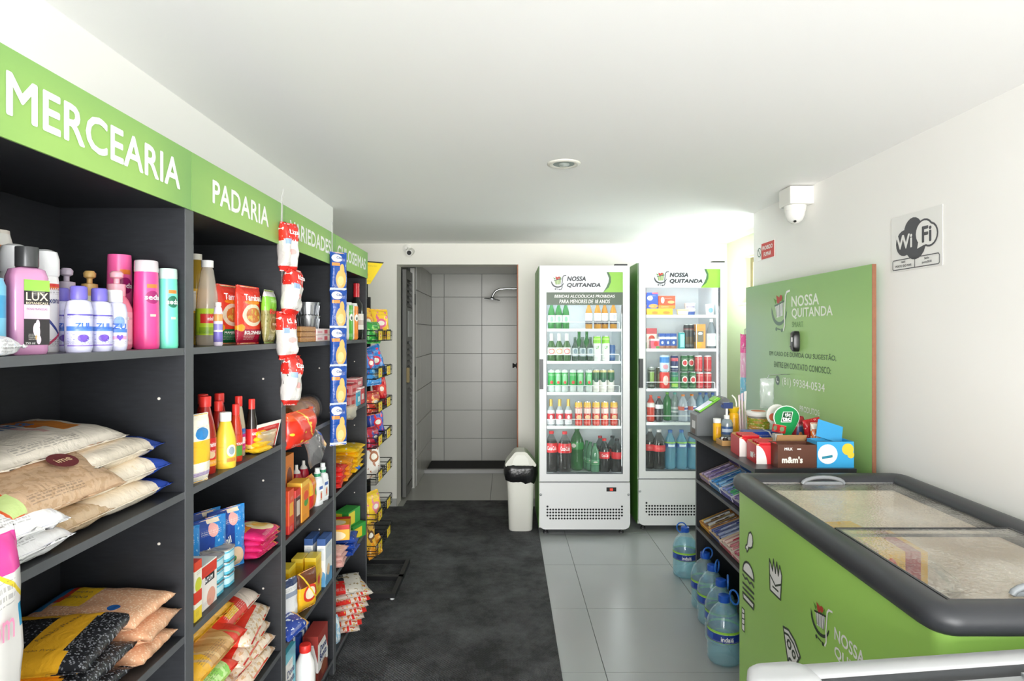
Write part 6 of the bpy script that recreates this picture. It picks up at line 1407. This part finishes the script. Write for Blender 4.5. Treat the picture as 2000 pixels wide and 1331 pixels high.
def lid(y0, y1, dz, hy):
    zc_ = ztop_((y0 + y1) / 2) + dz
    g = part('glass_lid', t, lidg, g_boxes, (-(gl_x1 - gl_x0) / 2, (gl_x1 - gl_x0) / 2, -(y1 - y0) / 2, (y1 - y0) / 2, 0, .005), loc=((gl_x0 + gl_x1) / 2, (y0 + y1) / 2, zc_), rot=(slope, 0, 0))
    w2, h2 = (gl_x1 - gl_x0) / 2, (y1 - y0) / 2
    part('lid_frame', g, M('3d4043', .4), g_boxes, (-w2, w2, -h2 - .004, -h2, -.001, .007), (-w2, -w2 + .006, -h2, h2, -.001, .0065), (w2 - .006, w2, -h2, h2, -.001, .0065))
    part('lid_trim', g, M('c4c6c8', .25, .8) if hy > 0 else M('2a2c2e', .4), g_boxes, (-w2, w2, h2 - (.006 if hy > 0 else .001), h2 + .002, -.001, .007))
    hy_ = h2 - .02 if hy > 0 else -h2 + .02
    part('handle', g, M('8b9094', .35), g_tube, tuple((.075 * math.cos(a) - .02, hy_, .006 + .024 * math.sin(a)) for a in [math.pi * i / 10 for i in range(11)]), .007, 8)
    part('handle_plate', g, M('8b9094', .35), g_boxes, (-.095, .055, hy_ - .004, hy_ + .004, .004, .014))
lid(ym - .01, FY1 - .055, .022, 1)
lid(FY0 + .058, ym + .01, .032, -1)
# packs lying inside
t2 = thing('frozen_box', 'red and yellow frozen food carton lying inside the green freezer', 'box', (1.15, 1.90, .601), -4)
part('box', t2, P('e8bf3a', ('r', .0, .3, 0, 1, '8a2a24'), ('r', .68, .9, 0, 1, 'a83a4a'), ('e', .48, .5, .13, .4, 'd8402c'), ('n', 6, .62, 'd8b08a', .4, .6, .2, .8)), g_box, .2, .2, .20, .002)
t2 = thing('frozen_box', 'yellow frozen food carton behind the red and yellow one', 'box', (1.14, 2.09, .601), 5)
part('box', t2, P('efb82a', ('r', 0, .4, 0, 1, 'd8702a')), g_box, .17, .12, .18, .002)
bag('pale bag of frozen food in the near half of the freezer', 1.28, 1.50, .601, .26, .26, .12, P('e9d9c4', ('n', 4, .5, 'e4c49a')), 'frozen_bag', 'frozen bag', lying=True, rz=10)
bag('peach coloured frozen bag at the left inside the freezer', 1.03, 1.48, .601, .18, .3, .11, P('e6c09c', ('n', 4, .5, 'ecd4b8')), 'frozen_bag', 'frozen bag', lying=True, rz=-5)
bag('white frozen bag at the far end of the freezer', 1.32, 2.02, .601, .22, .3, .1, P('e4e6e4', ('n', 5, .55, 'd0d8d8')), 'frozen_bag', 'frozen bag', lying=True, rz=4)
# stickers on the freezer side: food icons and shop logo
def icon(name, y, z, fills, lines, fc=WHITE, lw=.006):
    e = part(name, t, M('3f4a3c', .4), g_polys, *[tuple(q) for l in lines for q in stroke(l, lw)], loc=(FX0 - .0012, y, z), rot=(0, 0, R(-90)))
    part('fill', e, fc, g_polys, *fills, loc=(0, .0006, 0))
    return e
leg_ = [(.012, .042), (.026, .034), (.03, .012), (.024, -.006), (.008, -.016), (-.006, -.018), (-.014, -.032), (-.022, -.04), (-.026, -.032), (-.036, -.03), (-.032, -.02), (-.02, -.012), (-.014, .012), (-.004, .034), (.012, .042)]
icon('drumstick_icon', 2.165, .70, [tuple(leg_[:-1])], [leg_])
bun = arc(0, .035, .05, .045, 0, 180, 10) + [(-.05, .035), (.05, .035)]
icon('burger_icon', 2.175, .545, [tuple(bun[:-1]), ((-.05, -.045), (.05, -.045), (.045, -.065), (-.045, -.065))], [bun, [(-.05, .02), (-.03, .012), (-.01, .02), (.01, .012), (.03, .02), (.05, .012)], [(-.05, -.01), (.05, -.01)], [(-.05, -.028), (.05, -.028)], [(-.05, -.045), (.05, -.045), (.045, -.065), (-.045, -.065), (-.05, -.045)]], lw=.008)
fr_ = [(-.04, -.05), (.035, -.05), (.045, .03), (.03, .055), (.02, .02), (.01, .06), (0, .02), (-.015, .06), (-.02, .02), (-.045, .05), (-.04, -.05)]
icon('fries_icon', 1.955, .655, [tuple(fr_[:-1])], [fr_, [(-.04, 0), (0, -.02), (.04, 0)], [(-.02, -.03), (.02, -.03)]])
ch = [(-.012, .04), (.012, .04), (.012, -.04), (-.012, -.04), (-.012, .04)]
icon('churro_icon', 2.222, .40, [tuple(ch[:-1])], [ch, [(-.012, .02), (.012, .026)], [(-.012, 0), (.012, .006)], [(-.012, -.02), (.012, -.014)]], lw=.004)
pz = [(-.055, .055), (-.02, .062), (.02, .05), (.055, .02), (-.01, -.075), (-.055, .055)]
icon('pizza_icon', 1.845, .475, [tuple(pz[:-1])], [pz, arc(-.015, .02, .012, .012, 0, 360, 8), arc(.015, .005, .01, .01, 0, 360, 8), arc(-.008, -.03, .01, .01, 0, 360, 8), [(-.05, .04), (-.02, .046), (.015, .036), (.045, .01)]], lw=.007)
e = link('logo_sticker', mesh_of(g_polys, (((-.005, -.005), (.005, -.005), (.005, .005), (-.005, .005)),), fgm), t, (FX0 - .001, 1.675, .655), (0, 0, R(-90)))
logo(e, (0, -.0004, 0), .125, M('2f3f2c', .4), WHITE)
text('NOSSA', .034, WHITE, t, (FX0 - .0015, 1.535, .658), (0, 0, R(-90)), w=.135, bold=.022)
text('QUITANDA', .034, WHITE, t, (FX0 - .0015, 1.485, .61), (0, 0, R(-90)), w=.235, bold=.022)
# ------------------------------------------------------------------ white chest freezer at the near right corner
rz = math.atan2(.067, .556)
t = thing('white_chest_freezer', 'white chest freezer with sliding glass lids at the near right corner', 'freezer', (.417, 1.077, 0), math.degrees(rz))
WB = (0.0, .95, -.58, 0.0)
o = part('body', t, M('e6e7e8', .35), g_loft, (ring(-.012, .03, .04, None, WB), ring(-.012, .815, .04, None, WB)), True, False, True); o.data.set_sharp_from_angle(angle=R(60))
part('inner_tub', t, M('d9dcdd', .5), g_loft, (ring(-.075, .84, .02, None, WB), ring(-.08, .35, .02, None, WB)), True, True, False)
part('rim', t, M('b2b4b6', .3), g_loft, tuple(ring(a, z, .04, None, WB) for a, z in ((-.02, .80), (0, .805), (.004, .83), (0, .852), (-.010, .860), (-.046, .862), (-.052, .857), (-.052, .835))))
part('track', t, M('2f3235', .4), g_loft, tuple(ring(a, z, .02, None, WB) for a, z in ((-.0525, .835), (-.0525, .8575), (-.057, .8575), (-.057, .845), (-.075, .843), (-.075, .835))))
part('corner_cap', t, M('b8babc', .3), g_loft, tuple(ring(a, z, .035, None, (-.003, .115, -.08, .003)) for a, z in ((0, .8), (.0025, .83), (0, .858), (-.008, .8645), (-.03, .8655))), True, True, False)
lg2 = CLR('bfc6c8', .22, .06, 'eef2f2')
for a, b_, z in ((.078, .49, .846), (.47, .872, .852)):
    g = part('glass_lid', t, lg2, g_boxes, (a, b_, -.505, -.078, z, z + .005))
    part('lid_frame', g, M('a9adb0', .3, .5), g_boxes, (a, b_, -.092, -.078, z - .001, z + .007), (a, b_, -.505, -.49, z - .001, z + .007), (a, a + .012, -.49, -.092, z - .001, z + .007), (b_ - .012, b_, -.49, -.092, z - .001, z + .007))
for i in range(4):
    for sx in (0,): pass
part('foot', t, BLACK, g_boxes, (.06, .10, -.52, -.48, 0, .03), (.85, .89, -.52, -.48, 0, .03), (.06, .10, -.10, -.06, 0, .03), (.85, .89, -.10, -.06, 0, .03))
for k, (x_, y_, c) in enumerate(((.22, -.3, 'd8e0e4'), (.45, -.28, 'c8262c'), (.68, -.3, '3a6ab0'))):
    bag('frozen food bag inside the white freezer, %s from the left' % ORD[k], .417 + x_, 1.077 + y_, .352, .2, .28, .08, P(c, ('r', .2, .8, .4, .7, 'eeeeea')), 'frozen_bag', 'frozen bag', lying=True, rz=7)
